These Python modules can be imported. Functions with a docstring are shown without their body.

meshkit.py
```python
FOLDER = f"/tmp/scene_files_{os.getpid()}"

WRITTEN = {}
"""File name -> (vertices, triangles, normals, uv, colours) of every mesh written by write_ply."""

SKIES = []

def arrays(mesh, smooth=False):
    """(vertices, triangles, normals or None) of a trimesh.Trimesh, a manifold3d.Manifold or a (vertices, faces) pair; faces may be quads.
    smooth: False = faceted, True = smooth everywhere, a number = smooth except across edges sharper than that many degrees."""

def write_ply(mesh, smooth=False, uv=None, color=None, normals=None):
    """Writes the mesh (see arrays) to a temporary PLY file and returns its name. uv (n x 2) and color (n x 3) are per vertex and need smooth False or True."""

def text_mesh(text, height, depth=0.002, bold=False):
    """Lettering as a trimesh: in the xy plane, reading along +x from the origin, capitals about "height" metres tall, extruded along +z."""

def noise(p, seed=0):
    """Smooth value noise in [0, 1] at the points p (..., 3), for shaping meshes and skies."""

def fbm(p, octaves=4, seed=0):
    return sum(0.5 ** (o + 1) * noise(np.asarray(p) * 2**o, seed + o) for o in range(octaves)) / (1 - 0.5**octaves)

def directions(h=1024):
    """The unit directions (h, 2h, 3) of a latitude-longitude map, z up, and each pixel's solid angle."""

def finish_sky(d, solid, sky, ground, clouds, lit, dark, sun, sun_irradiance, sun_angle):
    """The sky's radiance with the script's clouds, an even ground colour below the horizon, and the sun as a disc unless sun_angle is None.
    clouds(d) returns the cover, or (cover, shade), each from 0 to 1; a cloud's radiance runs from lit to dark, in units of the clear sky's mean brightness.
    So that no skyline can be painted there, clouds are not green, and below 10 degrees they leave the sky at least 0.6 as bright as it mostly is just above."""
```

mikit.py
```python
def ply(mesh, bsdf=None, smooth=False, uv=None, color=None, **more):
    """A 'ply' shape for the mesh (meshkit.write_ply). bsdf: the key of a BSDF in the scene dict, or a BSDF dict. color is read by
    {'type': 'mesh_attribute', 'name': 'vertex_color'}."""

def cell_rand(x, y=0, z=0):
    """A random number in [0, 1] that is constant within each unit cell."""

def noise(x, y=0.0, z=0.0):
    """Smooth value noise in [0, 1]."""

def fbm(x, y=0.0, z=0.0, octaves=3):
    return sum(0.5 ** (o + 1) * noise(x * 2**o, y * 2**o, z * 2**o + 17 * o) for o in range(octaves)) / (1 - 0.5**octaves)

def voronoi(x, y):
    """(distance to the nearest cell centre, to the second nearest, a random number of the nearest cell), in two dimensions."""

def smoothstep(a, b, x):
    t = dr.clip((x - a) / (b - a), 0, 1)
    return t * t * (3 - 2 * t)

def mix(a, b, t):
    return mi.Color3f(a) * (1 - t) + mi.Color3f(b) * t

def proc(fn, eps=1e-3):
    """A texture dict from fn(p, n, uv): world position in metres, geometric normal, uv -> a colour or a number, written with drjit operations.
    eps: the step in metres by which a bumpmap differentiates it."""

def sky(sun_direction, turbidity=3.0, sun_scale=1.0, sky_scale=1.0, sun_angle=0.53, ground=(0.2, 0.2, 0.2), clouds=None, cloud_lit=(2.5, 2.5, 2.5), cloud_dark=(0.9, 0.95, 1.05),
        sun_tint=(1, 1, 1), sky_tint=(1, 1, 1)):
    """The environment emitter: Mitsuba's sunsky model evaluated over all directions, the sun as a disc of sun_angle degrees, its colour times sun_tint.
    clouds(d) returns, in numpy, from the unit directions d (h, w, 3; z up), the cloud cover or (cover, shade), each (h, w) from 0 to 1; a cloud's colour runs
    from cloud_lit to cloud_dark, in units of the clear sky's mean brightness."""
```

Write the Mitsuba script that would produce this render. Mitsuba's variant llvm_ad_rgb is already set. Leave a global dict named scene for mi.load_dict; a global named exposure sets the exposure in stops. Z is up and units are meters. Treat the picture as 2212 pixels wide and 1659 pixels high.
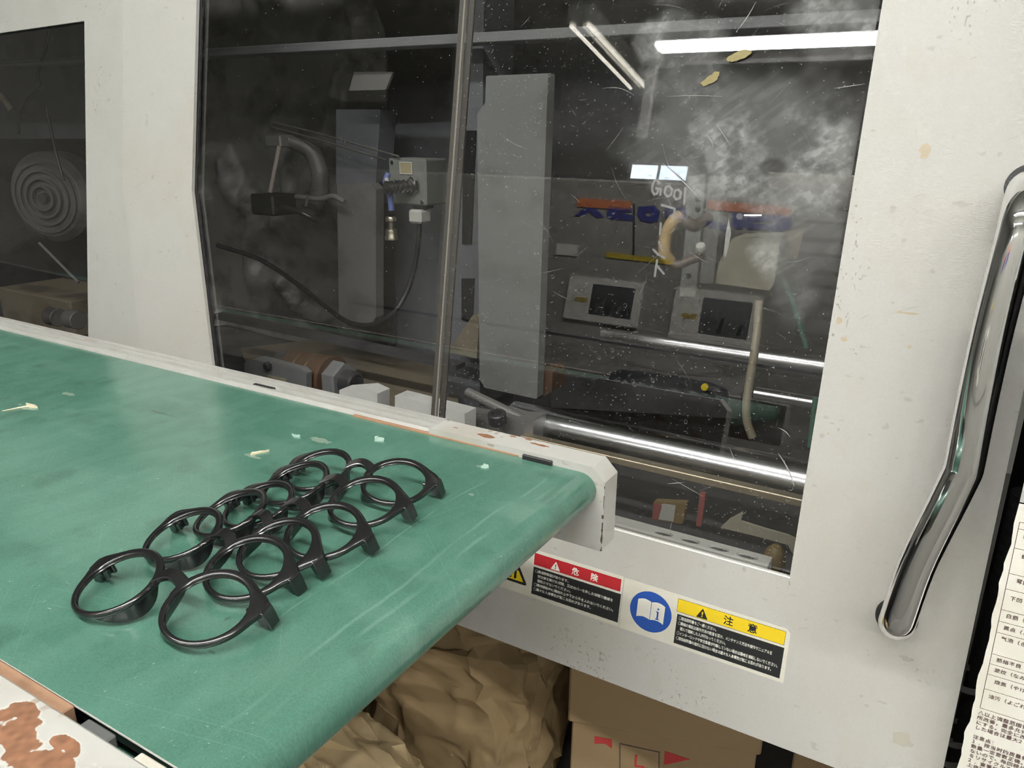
import math, random
import numpy as np, trimesh, drjit as dr, mitsuba as mi
import manifold3d as m3
from shapely.geometry import Polygon, box as sbox
from shapely import affinity, union_all
import mikit, meshkit
from mikit import noise, fbm, voronoi, smoothstep, mix, cell_rand

T = mi.ScalarTransform4f
scene, labels = {'type': 'scene'}, {}

# ------------------------------------------------------------------ camera, exposure, lamps
# A phone held over the conveyor of an injection moulding machine. x runs along the machine, y into it, z up, metres.
YAW, PITCH, ROLL, FOCAL = 0.5280, -0.3138, -0.0129, 1684.0          # focal length in pixels of the 2212 px wide frame
EYE = np.array([0.0, -0.79, 1.10])
_f = np.array([-math.sin(YAW)*math.cos(PITCH), math.cos(YAW)*math.cos(PITCH), math.sin(PITCH)])
_r = np.array([math.cos(YAW), math.sin(YAW), 0.0]); _d = np.cross(_f, _r)
_down = -math.sin(ROLL)*_r + math.cos(ROLL)*_d
scene['camera'] = {'type': 'perspective', 'fov': math.degrees(2*math.atan(1106/FOCAL)), 'fov_axis': 'x', 'near_clip': 0.01, 'far_clip': 50.0,
                   'to_world': T().look_at(EYE.tolist(), (EYE+_f).tolist(), (-_down).tolist())}
exposure = 1.02
LAMP = (40*1.0, 40*0.985, 40*0.93)      # radiance of the lit diffusers
# ceiling lights: (centre x, centre y, length along x, lit?)  all on the 2.72 m ceiling of the workshop
ROW_LIGHTS = [(-0.46, -3.30, 2.52), (2.6, -3.30, 2.44), (-0.30, -1.30, 2.44), (2.4, -1.30, 2.44)]

# ------------------------------------------------------------------ helpers
def lab(key, label=None, category=None, group=None, kind=None):
    d = labels.setdefault(key, {})
    for k, v in (('label', label), ('category', category), ('group', group), ('kind', kind)):
        if v: d[k] = v

def key_of(name):
    """name, or name_001, name_002 ... when it is taken"""
    if name not in scene and name not in labels and not any(k.startswith(name + '__') for k in scene): return name
    i = 1
    while True:
        k = f'{name}_{i:03d}'
        if k not in scene and k not in labels and not any(q.startswith(k + '__') for q in scene): return k
        i += 1

def add(name, mesh, mat, smooth=30, label=None, category=None, group=None, kind=None, **more):
    k = key_of(name)
    scene[k] = mikit.ply(mesh, mat, smooth=smooth, **more)
    if label or category or group or kind: lab(k, label, category, group, kind)
    return k

def cat(*ms):
    return trimesh.util.concatenate([m for m in ms])

def man(m):
    q = m.to_mesh(); return trimesh.Trimesh(q.vert_properties[:, :3], q.tri_verts, process=False)

def box(x0, x1, y0, y1, z0, z1):
    m = trimesh.creation.box((abs(x1-x0), abs(y1-y0), abs(z1-z0))); m.apply_translation(((x0+x1)/2, (y0+y1)/2, (z0+z1)/2)); return m

def bbox(x0, x1, y0, y1, z0, z1, b=0.002):
    """a box with chamfered edges"""
    lo, hi = np.minimum((x0, y0, z0), (x1, y1, z1)), np.maximum((x0, y0, z0), (x1, y1, z1)); pts = []
    for sx in (0, 1):
        for sy in (0, 1):
            for sz in (0, 1):
                c = np.where((sx, sy, sz), hi, lo).astype(float); s = np.where((sx, sy, sz), -1.0, 1.0)*b
                for k in range(3):
                    q = c + s; q[k] = c[k]; pts.append(q)
    return trimesh.convex.convex_hull(np.array(pts))

def tube(path, r, n=12, caps=True):
    p = np.asarray(path, float); t = np.gradient(p, axis=0); t /= np.linalg.norm(t, axis=1, keepdims=True)+1e-12
    rr = np.broadcast_to(r, (len(p),)); a = np.cross(t[0], (0, 0, 1) if abs(t[0][2]) < .9 else (1, 0, 0)); A = []
    for i in range(len(p)):
        a = a - t[i]*a.dot(t[i]); a /= np.linalg.norm(a); A.append(a.copy())
    A = np.array(A); B = np.cross(t, A); an = np.arange(n)*2*np.pi/n
    v = p[:, None] + rr[:, None, None]*(np.cos(an)[None, :, None]*A[:, None] + np.sin(an)[None, :, None]*B[:, None]); v = v.reshape(-1, 3)
    f = []
    for i in range(len(p)-1):
        for j in range(n):
            q = [i*n+j, i*n+(j+1) % n, (i+1)*n+(j+1) % n, (i+1)*n+j]; f += [[q[0], q[1], q[2]], [q[0], q[2], q[3]]]
    if caps:
        v = np.vstack([v, p[0], p[-1]]); c = len(p)*n
        for j in range(n):
            f += [[c, (j+1) % n, j], [c+1, (len(p)-1)*n+j, (len(p)-1)*n+(j+1) % n]]
    return trimesh.Trimesh(v, f, process=False)

def spline(pts, n=40):
    """Catmull-Rom through the points"""
    p = np.asarray(pts, float); p = np.vstack([2*p[0]-p[1], p, 2*p[-1]-p[-2]]); out = []; m = max(2, n//(len(p)-3))
    for i in range(1, len(p)-2):
        for t in np.linspace(0, 1, m, endpoint=False):
            out.append(.5*((2*p[i])+(-p[i-1]+p[i+1])*t+(2*p[i-1]-5*p[i]+4*p[i+1]-p[i+2])*t*t+(-p[i-1]+3*p[i]-3*p[i+1]+p[i+2])*t**3))
    out.append(p[-2]); return np.array(out)

def lathe(profile, p0, axis, n=32):
    """profile [(r, h)...] turned round the axis from p0"""
    m = trimesh.creation.revolve(np.array(profile, float), sections=n)
    m.apply_transform(trimesh.geometry.align_vectors((0, 0, 1), axis)); m.apply_translation(p0); m.fix_normals(); return m

def prism(poly, h, hole=None):
    """polygon in x, y extruded from z 0 to h"""
    g = poly if hasattr(poly, 'exterior') or hasattr(poly, 'geoms') else Polygon(poly, [hole] if hole else None)
    return cat(*[trimesh.creation.extrude_polygon(q, h, engine='earcut') for q in getattr(g, 'geoms', [g])])

def placed(m, M):
    m = m.copy(); m.apply_transform(M); return m

def axes(o, x, y, z):
    M = np.eye(4); M[:3, 0], M[:3, 1], M[:3, 2], M[:3, 3] = x, y, z, o; return M

TILT = math.radians(8.5)                    # the machine's guard leans back by this much
NRM = np.array([0, -math.cos(TILT), math.sin(TILT)]); UPV = np.array([0, math.sin(TILT), math.cos(TILT)]); BASE = np.array([0, 0, .70])
DOOR = axes(BASE, (1, 0, 0), UPV, NRM)      # guard coordinates: x, s up the sheet, outward
def on_door(m, off=0.0):
    m = m.copy(); m.apply_translation((0, 0, off)); m.apply_transform(DOOR); return m
def dpt(x, s, off=0.0):
    return np.array([x, 0, 0]) + BASE + UPV*s + NRM*off

FRONT = axes((0, 0, 0), (1, 0, 0), (0, 0, 1), (0, -1, 0))       # x, z, towards the viewer
def upright(m, y):
    """a mesh drawn in x, z with thickness towards the viewer, standing at depth y"""
    m = placed(m, FRONT); m.apply_translation((0, y, 0)); return m

def sheet(poly, n_off=0.0):
    """flat polygon (print), no thickness"""
    g = poly if hasattr(poly, 'exterior') or hasattr(poly, 'geoms') else Polygon(poly)
    out = []
    for q in getattr(g, 'geoms', [g]):
        v, f = trimesh.creation.triangulate_polygon(q, engine='earcut'); out.append(trimesh.Trimesh(np.c_[v, np.full(len(v), n_off)], f, process=False))
    m = cat(*out)
    if m.face_normals[0][2] < 0: m.invert()
    return m

def bitmap_quads(on, size, x, y, wide=None):
    """runs of set pixels of a glyph as quads, lower left at x, y; wide: width of a condensed glyph"""
    h, w = on.shape; c = (wide or size)/w; e = size/h; P = np.pad(on, ((0, 0), (1, 1))).astype(np.int8); r, a = np.nonzero(np.diff(P, axis=1) == 1); b = np.nonzero(np.diff(P, axis=1) == -1)[1]
    return [(x+a_*c, x+b_*c, y+(h-1-r_)*e, y+(h-r_)*e) for r_, a_, b_ in zip(r, a, b)]

def quads_mesh(q):
    q = np.array(q); v = np.stack([q[:, [0, 2]], q[:, [1, 2]], q[:, [1, 3]], q[:, [0, 3]]], 1).reshape(-1, 2)
    i = np.arange(len(q))*4; f = np.vstack([np.stack([i, i+1, i+2], 1), np.stack([i, i+2, i+3], 1)])
    return trimesh.Trimesh(np.c_[v, np.zeros(len(v))], f, process=False)

# print as rows of pixels, one number per row of 16 (small) or 44 (large) pixels, glyphs in the order of their code points
SMALL_ROWS = [
 0, 2048, 15872, 30464, 25344, 25344, 25344, 58112, 58112, 25344, 25344, 25344, 32256, 15872, 0, 0,
 0, 0, 15360, 15360, 3072, 3072, 3072, 3072, 3072, 3072, 3072, 3072, 32512, 32512, 0, 0,
 0, 6144, 32256, 58880, 768, 768, 768, 1536, 3584, 3072, 6144, 12288, 32512, 65280, 0, 0,
 0, 384, 960, 576, 1632, 1056, 3120, 2064, 6168, 4104, 8196, 24582, 16386, 65535, 0, 0,
 960, 3696, 4104, 8196, 24582, 16386, 16386, 49155, 16386, 16386, 16386, 24582, 12300, 6168, 4080, 0,
 0, 0, 0, 0, 0, 0, 0, 0, 0, 0, 24576, 28672, 14336, 7168, 2048, 0,
 0, 0, 0, 0, 0, 0, 0, 0, 0, 0, 30720, 19456, 52224, 19456, 30720, 0,
 0, 768, 888, 16376, 7968, 1776, 2040, 3708, 7782, 14022, 13190, 25486, 32540, 16248, 112, 0,
 0, 0, 12288, 12312, 12312, 12316, 12300, 12300, 12294, 12550, 12678, 7046, 7936, 3584, 0, 0,
 0, 3968, 4080, 32, 0, 4080, 16376, 4120, 24, 24, 24, 48, 224, 1984, 1792, 0,
 0, 1536, 1536, 1560, 8140, 32748, 3174, 3174, 3171, 6242, 6240, 6240, 12480, 30656, 9088, 0,
 6, 1566, 1551, 1564, 4056, 32748, 19566, 3174, 2150, 6242, 6240, 12384, 12480, 30656, 10112, 0,
 0, 384, 504, 8184, 192, 124, 16380, 8176, 48, 6392, 6392, 6144, 6144, 8176, 2032, 0,
 0, 96, 224, 448, 896, 1792, 3072, 6144, 7168, 3584, 1792, 960, 224, 112, 32, 0,
 0, 12336, 12304, 12304, 13310, 13310, 12344, 8208, 10256, 14384, 14384, 14384, 12400, 12512, 192, 0,
 0, 0, 4080, 8184, 0, 0, 0, 0, 0, 6144, 12288, 14336, 7196, 4092, 992, 0,
 6, 30, 31, 8188, 1984, 0, 0, 0, 0, 12288, 12288, 12288, 14344, 8184, 2032, 0,
 0, 192, 192, 4348, 16380, 96, 48, 48, 2296, 6392, 6144, 6144, 7168, 4080, 2032, 0,
 0, 3072, 3072, 3072, 3072, 3072, 3072, 2048, 6144, 6144, 6148, 6156, 3132, 4088, 2016, 0,
 0, 6144, 6232, 6264, 6248, 6176, 6144, 6144, 6144, 6144, 6148, 6156, 7228, 4080, 2016, 0,
 0, 192, 192, 32766, 32766, 448, 1984, 1760, 1120, 1760, 2016, 448, 448, 1920, 1536, 0,
 0, 48, 3120, 3120, 3134, 32766, 65520, 3120, 3120, 3312, 3296, 3072, 3608, 2040, 448, 0,
 0, 1536, 1536, 16320, 32704, 3584, 3326, 3196, 3072, 6144, 6528, 6528, 12740, 12542, 12304, 0,
 0, 1540, 1566, 3982, 32648, 31744, 3324, 3324, 6144, 6144, 6528, 12672, 12672, 29180, 24700, 0,
 0, 0, 0, 0, 0, 96, 2040, 16152, 6156, 12, 12, 24, 248, 992, 512, 0,
 0, 0, 4092, 32764, 25024, 384, 768, 768, 768, 768, 768, 896, 480, 248, 56, 0,
 0, 0, 1020, 32764, 31168, 412, 798, 778, 768, 768, 768, 896, 480, 248, 56, 0,
 0, 1536, 1536, 16272, 32668, 3086, 3168, 6240, 6240, 12384, 29680, 9852, 1598, 2020, 960, 0,
 0, 4096, 12288, 12796, 12796, 12288, 12288, 12288, 12288, 14592, 15104, 15104, 13310, 12798, 12288, 0,
 0, 0, 992, 4088, 7580, 12684, 12678, 25350, 25350, 25350, 26124, 15900, 15416, 2288, 192, 0,
 0, 12336, 12336, 12336, 13310, 13308, 12336, 8240, 8240, 14576, 15352, 13118, 13110, 13298, 12512, 0,
 0, 0, 16176, 32560, 3096, 3096, 6172, 6172, 12318, 12306, 12336, 12336, 14432, 8160, 3968, 0,
 0, 4096, 12798, 12796, 12336, 12336, 13310, 8696, 8240, 14448, 15352, 13118, 13110, 13298, 12480, 0,
 0, 128, 456, 8188, 1984, 128, 8188, 8184, 128, 960, 8160, 6392, 6364, 8076, 3840, 0,
 0, 0, 8128, 4032, 384, 396, 908, 8188, 16252, 26142, 27678, 27704, 30832, 4320, 192, 0,
 0, 896, 4544, 6392, 7164, 8070, 31750, 32262, 1788, 2040, 768, 768, 896, 384, 384, 0,
 0, 384, 384, 384, 508, 504, 384, 384, 384, 3968, 16352, 12792, 12700, 16268, 7936, 0,
 0, 1792, 2032, 240, 6144, 6144, 6208, 8184, 7708, 7180, 6156, 28, 56, 2032, 1984, 0,
 0, 3072, 2528, 8176, 7728, 7192, 7192, 6168, 6168, 6168, 2096, 112, 224, 1984, 1792, 0,
 0, 32, 8176, 2272, 192, 896, 2016, 4088, 7196, 14348, 10124, 1996, 3192, 2040, 992, 0,
 0, 3072, 3072, 3184, 32760, 20248, 3608, 7192, 7192, 15384, 31768, 27665, 19487, 3102, 3072, 0,
 0, 3072, 3072, 3072, 31992, 28668, 3854, 7174, 7174, 15366, 31758, 27676, 19576, 3312, 3072, 0,
 0, 768, 1904, 16368, 3584, 3076, 8092, 7672, 12768, 9152, 1728, 3264, 3072, 2040, 1016, 0,
 0, 384, 896, 768, 1792, 1536, 3072, 3968, 8128, 6338, 14534, 12486, 28876, 24828, 8304, 0,
 0, 0, 16382, 16382, 12, 408, 440, 496, 384, 768, 768, 1792, 3584, 7168, 2048, 0,
 0, 8, 28, 56, 112, 448, 1984, 16064, 30912, 192, 192, 192, 192, 192, 128, 0,
 0, 768, 768, 768, 16380, 16380, 780, 780, 1804, 1548, 1548, 3096, 6168, 14584, 8304, 0,
 0, 384, 768, 2044, 2044, 3100, 6168, 28696, 8240, 112, 224, 448, 1920, 7680, 3072, 0,
 0, 3120, 3120, 3120, 32766, 32766, 3120, 3120, 3120, 3120, 96, 96, 192, 896, 768, 0,
 0, 0, 3584, 1792, 768, 12292, 14342, 7180, 28, 56, 224, 960, 8064, 15872, 4096, 0,
 0, 0, 8184, 8184, 48, 48, 96, 224, 192, 480, 1904, 3640, 15388, 14350, 0, 0,
 256, 896, 768, 2044, 1564, 3100, 14872, 29624, 8688, 240, 248, 472, 1920, 7680, 6144, 0,
 0, 0, 0, 0, 256, 4876, 6540, 6552, 3224, 2096, 48, 96, 448, 1920, 1792, 0,
 0, 0, 8184, 4088, 0, 0, 32766, 16382, 384, 384, 384, 896, 1792, 3584, 3072, 0,
 0, 1536, 1536, 1536, 1536, 1536, 1984, 2032, 1660, 1544, 1536, 1536, 1536, 1536, 1536, 0,
 0, 384, 384, 384, 384, 32766, 32766, 384, 384, 384, 896, 768, 1792, 7680, 2048, 0,
 0, 0, 0, 8184, 8184, 0, 0, 0, 0, 0, 0, 32764, 32766, 0, 0, 0,
 0, 30, 30, 1644, 3680, 3120, 3120, 3096, 6168, 6172, 14348, 12300, 28686, 24582, 0, 0,
 0, 0, 16380, 16380, 12, 24, 24, 24, 48, 112, 224, 448, 3968, 3584, 0, 0,
 0, 0, 0, 32766, 16382, 28, 24, 2096, 3696, 2016, 896, 448, 224, 112, 32, 0,
 0, 16, 24, 24, 3120, 3632, 2016, 480, 480, 496, 824, 3612, 7180, 14336, 0, 0,
 0, 0, 0, 0, 0, 4064, 4080, 48, 48, 48, 96, 96, 16380, 16380, 0, 0,
 0, 0, 0, 0, 0, 8184, 4088, 24, 24, 4088, 2104, 24, 24, 8184, 4088, 0,
 0, 2064, 6168, 6168, 6168, 6168, 6168, 6168, 6168, 6192, 48, 112, 480, 960, 768, 0,
 0, 0, 3264, 3264, 3264, 3264, 3264, 3264, 3266, 7366, 6350, 14588, 12536, 24800, 0, 0,
 0, 0, 16380, 16380, 12300, 12300, 12300, 12300, 12300, 12300, 12300, 16380, 16380, 12300, 0, 0,
 0, 0, 6144, 7168, 3584, 1798, 14, 12, 24, 112, 224, 960, 16128, 15360, 0, 0,
 0, 0, 0, 0, 0, 0, 0, 32766, 32766, 0, 0, 0, 0, 0, 0, 0,
 0, 0, 0, 0, 0, 0, 0, 65535, 32766, 0, 0, 0, 0, 0, 0, 0,
 256, 768, 768, 768, 768, 1020, 1020, 768, 768, 768, 768, 768, 768, 65535, 32766, 0,
 0, 32766, 32766, 384, 384, 448, 480, 504, 412, 396, 384, 384, 384, 384, 384, 256,
 0, 32766, 32766, 448, 384, 992, 2032, 4024, 14748, 29062, 24962, 384, 384, 384, 384, 0,
 384, 384, 384, 32766, 32766, 24966, 24966, 24966, 32766, 32766, 24966, 384, 384, 384, 384, 0,
 384, 32766, 32766, 8188, 16380, 16380, 8184, 16380, 16380, 32766, 32766, 16380, 16380, 396, 1920, 1536,
 0, 0, 16380, 16380, 0, 0, 0, 0, 0, 0, 0, 0, 32766, 32766, 0, 0,
 384, 384, 384, 384, 384, 896, 960, 960, 992, 1632, 3696, 3128, 14364, 28686, 24582, 0,
 0, 12300, 13068, 13196, 12680, 12504, 12312, 12312, 12312, 12592, 16184, 15996, 30956, 9158, 1795, 0,
 3168, 3168, 6240, 7166, 13310, 28940, 29068, 29068, 4488, 4504, 4504, 4248, 4248, 6143, 6142, 4096,
 3200, 3264, 6528, 6655, 13280, 30560, 65150, 29822, 4192, 4192, 4223, 4222, 4192, 4192, 4192, 4160,
 768, 768, 1568, 3632, 3128, 6264, 16380, 15972, 1632, 1632, 1632, 3171, 7267, 14463, 61566, 16384,
 0, 1536, 1792, 896, 384, 448, 960, 864, 864, 1584, 3640, 7192, 14348, 28687, 24578, 0,
 384, 960, 2016, 3696, 7224, 30750, 65535, 24570, 384, 384, 8184, 384, 384, 32766, 32766, 0,
 288, 25392, 25392, 14334, 14334, 3632, 8190, 4094, 5680, 14334, 14334, 13872, 26160, 26623, 18176, 512,
 0, 15996, 32382, 26214, 26214, 26214, 26214, 26598, 26598, 24582, 24582, 24582, 32766, 32766, 24582, 0,
 11270, 15382, 32694, 32694, 27702, 65526, 65526, 3126, 32694, 32694, 27830, 27782, 28038, 28550, 3102, 1036,
 1840, 32560, 31792, 65456, 32766, 32702, 28086, 32694, 28086, 32678, 32614, 32742, 3526, 32710, 31132, 0,
 4876, 15260, 6552, 16380, 16380, 12684, 16380, 12684, 16380, 16380, 384, 32767, 32766, 384, 384, 256,
 0, 32764, 32764, 6156, 6168, 3096, 3120, 1584, 1632, 960, 960, 2016, 7792, 31806, 28686, 0,
 0, 65280, 30718, 9982, 15974, 15974, 9836, 15980, 15932, 9784, 10040, 32696, 65148, 1774, 1991, 512,
 124, 32764, 32652, 6552, 6552, 32766, 24582, 24582, 24570, 7224, 3696, 2016, 960, 16380, 31806, 0,
 128, 384, 960, 1904, 7224, 32766, 32766, 0, 8184, 8184, 6168, 6168, 6168, 8184, 8184, 4096,
 0, 32766, 32766, 896, 2032, 8124, 31118, 24962, 384, 16380, 14364, 12300, 12300, 16380, 16380, 4104,
 0, 8184, 7192, 6168, 6168, 8184, 4088, 0, 32510, 32510, 26310, 26310, 26310, 32510, 32510, 16448,
 3120, 3120, 32766, 384, 16380, 384, 32766, 16382, 32766, 32767, 8184, 8188, 4108, 8188, 8188, 4104,
 0, 15996, 13932, 8780, 15996, 16380, 824, 65535, 32766, 14392, 65151, 32382, 13900, 15996, 15996, 8768,
 0, 32766, 32766, 24582, 26598, 26598, 25638, 25638, 25638, 26598, 26598, 24582, 24582, 32766, 32766, 16386,
 0, 32766, 24966, 28662, 32766, 24966, 28662, 24966, 32766, 32766, 24990, 25078, 24966, 32766, 32766, 16386,
 768, 768, 1792, 32766, 3168, 3168, 6240, 14432, 31742, 63584, 22624, 6240, 6240, 8190, 8190, 4096,
 12796, 12798, 12550, 31230, 32134, 12798, 12796, 14335, 13696, 16382, 32766, 60630, 438, 1894, 766, 8,
 6240, 6240, 8032, 16352, 13152, 13168, 29564, 64382, 3687, 1634, 3168, 7264, 14432, 28768, 24672, 32,
 384, 1008, 4088, 7216, 16096, 960, 4064, 32510, 29182, 1806, 8092, 2296, 480, 8128, 32256, 0,
 384, 384, 32766, 32766, 3264, 6398, 14846, 15340, 32700, 65432, 6392, 6256, 6392, 7134, 7951, 4096,
 384, 384, 384, 384, 384, 32766, 32766, 960, 960, 1888, 1632, 3120, 7192, 30750, 24582, 0,
 256, 384, 32766, 32766, 25350, 25350, 32766, 32766, 3120, 7264, 8160, 2016, 2040, 16188, 30734, 0,
 384, 384, 32766, 32766, 24582, 32766, 0, 0, 32766, 32766, 1632, 3168, 3171, 14438, 28798, 16384,
 384, 384, 32766, 32766, 24582, 32766, 8184, 384, 6528, 6652, 6648, 15744, 16256, 26622, 58366, 0,
 384, 32766, 32766, 7800, 7804, 13934, 26214, 8184, 8184, 8184, 16376, 16380, 16380, 12, 252, 112,
 384, 12684, 12684, 6552, 6552, 2448, 16380, 16380, 12, 8188, 16380, 12, 12, 16380, 16380, 4,
 6404, 6540, 29068, 59612, 24574, 6256, 12320, 29472, 62270, 13118, 13088, 13088, 14304, 16126, 15487, 4096,
 0, 32760, 32664, 6600, 6648, 8120, 32667, 64271, 1807, 3464, 15564, 11342, 27670, 28659, 18416, 0,
 384, 16380, 16380, 3120, 32766, 8184, 8184, 6168, 8184, 8184, 8184, 8072, 15612, 27702, 26610, 0,
 6208, 15998, 32636, 32742, 32638, 32636, 32590, 32636, 32610, 25470, 26494, 11660, 27894, 27702, 20466, 0,
 518, 16254, 31992, 24768, 32448, 32510, 25343, 26316, 32460, 24780, 24780, 24780, 24972, 49548, 49932, 0,
 384, 384, 16382, 12294, 16382, 16380, 12704, 16318, 16316, 16318, 16318, 25008, 32702, 25008, 49568, 0,
 56, 16380, 16256, 384, 384, 16382, 384, 384, 32766, 65535, 384, 384, 384, 384, 3968, 1024,
 4096, 5112, 5112, 32152, 64912, 4540, 4542, 7558, 32204, 64492, 4984, 4920, 5688, 16126, 32199, 0,
 4480, 4492, 4604, 32226, 65411, 4606, 4606, 7168, 32766, 61830, 4606, 4606, 4486, 4606, 29182, 24832,
 4192, 12384, 13310, 65534, 65378, 12898, 13310, 14335, 15756, 63884, 62424, 12536, 12408, 12798, 29574, 25088,
 12384, 12384, 13311, 32767, 65243, 12764, 13198, 16134, 32766, 62460, 12384, 12384, 12384, 14334, 30719, 0,
 12288, 12796, 12684, 31228, 63992, 14334, 14070, 16118, 32766, 61536, 14335, 13310, 12796, 14190, 30306, 32,
 1632, 1632, 26304, 26366, 26367, 26572, 26572, 26572, 26472, 28280, 32312, 30264, 1660, 1998, 1926, 1024,
 96, 32352, 32352, 1791, 1790, 1996, 32716, 32748, 24700, 24632, 24632, 28216, 32380, 29134, 16775, 0,
 6240, 6240, 6240, 65535, 65534, 6604, 6604, 32748, 32616, 25208, 25144, 25144, 32380, 32718, 25479, 0,
 6176, 6560, 32608, 7039, 32766, 65508, 7404, 16364, 32316, 60472, 32696, 65336, 3196, 3310, 14791, 4096,
 3360, 28448, 16224, 65534, 32766, 16364, 32748, 18924, 32700, 32568, 13080, 15928, 7804, 16366, 29127, 0,
 2080, 32624, 32639, 32750, 28652, 32568, 15928, 32766, 18630, 32766, 16380, 6648, 6648, 32766, 65535, 0,
 6156, 23244, 24300, 32380, 31756, 32396, 65484, 14444, 15372, 15903, 32766, 55756, 55308, 6156, 6156, 8,
 384, 384, 448, 32766, 32766, 1536, 2040, 2044, 1548, 3084, 3080, 7192, 6168, 28696, 24816, 0,
 12, 31756, 32268, 26623, 26623, 26124, 32652, 32460, 26348, 26220, 26156, 32268, 31756, 24700, 120, 0,
 0, 32510, 32454, 26310, 26310, 32510, 32454, 26310, 26310, 26622, 32646, 24966, 25350, 774, 1566, 0,
 0, 16380, 12300, 16380, 12300, 16380, 8184, 32766, 32766, 6528, 6652, 6652, 15744, 30718, 58366, 0,
 1632, 1632, 1632, 32766, 32766, 26214, 26214, 26214, 32766, 32766, 26214, 26214, 26214, 32766, 32766, 8192,
 384, 16376, 16380, 32766, 16380, 16376, 16380, 16380, 32766, 32766, 8188, 8188, 8188, 6172, 8188, 4104,
 8184, 16380, 16380, 16380, 16380, 8184, 32766, 32766, 16382, 16382, 16236, 16252, 14264, 65532, 17391, 512,
 6144, 6396, 6396, 32396, 65420, 6284, 14476, 15500, 16268, 31628, 55692, 55695, 6543, 6927, 7695, 0,
 384, 384, 32766, 32766, 4080, 7608, 31134, 32766, 8184, 8184, 8184, 8184, 8184, 32766, 32766, 0,
 6144, 6654, 6654, 31744, 65024, 15359, 15870, 15920, 32444, 31164, 55734, 6966, 6962, 6706, 6384, 4160,
 4112, 4156, 4118, 32766, 32766, 14674, 15194, 16382, 32766, 29692, 62300, 54106, 4991, 5759, 5222, 4096,
 6256, 6264, 6364, 32654, 65535, 14588, 14846, 16382, 32550, 32766, 64510, 55408, 6392, 6606, 7943, 4096,
 12616, 13160, 13310, 32764, 32636, 13310, 14334, 32766, 32766, 30718, 62268, 13244, 14074, 15995, 15598, 0,
 0, 32766, 32766, 384, 384, 4480, 6592, 6652, 6652, 6528, 6528, 6528, 6528, 32766, 32766, 0,
 3072, 3072, 8190, 14336, 32760, 32764, 6540, 6540, 65535, 32766, 4504, 14744, 16382, 12312, 240, 96,
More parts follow.
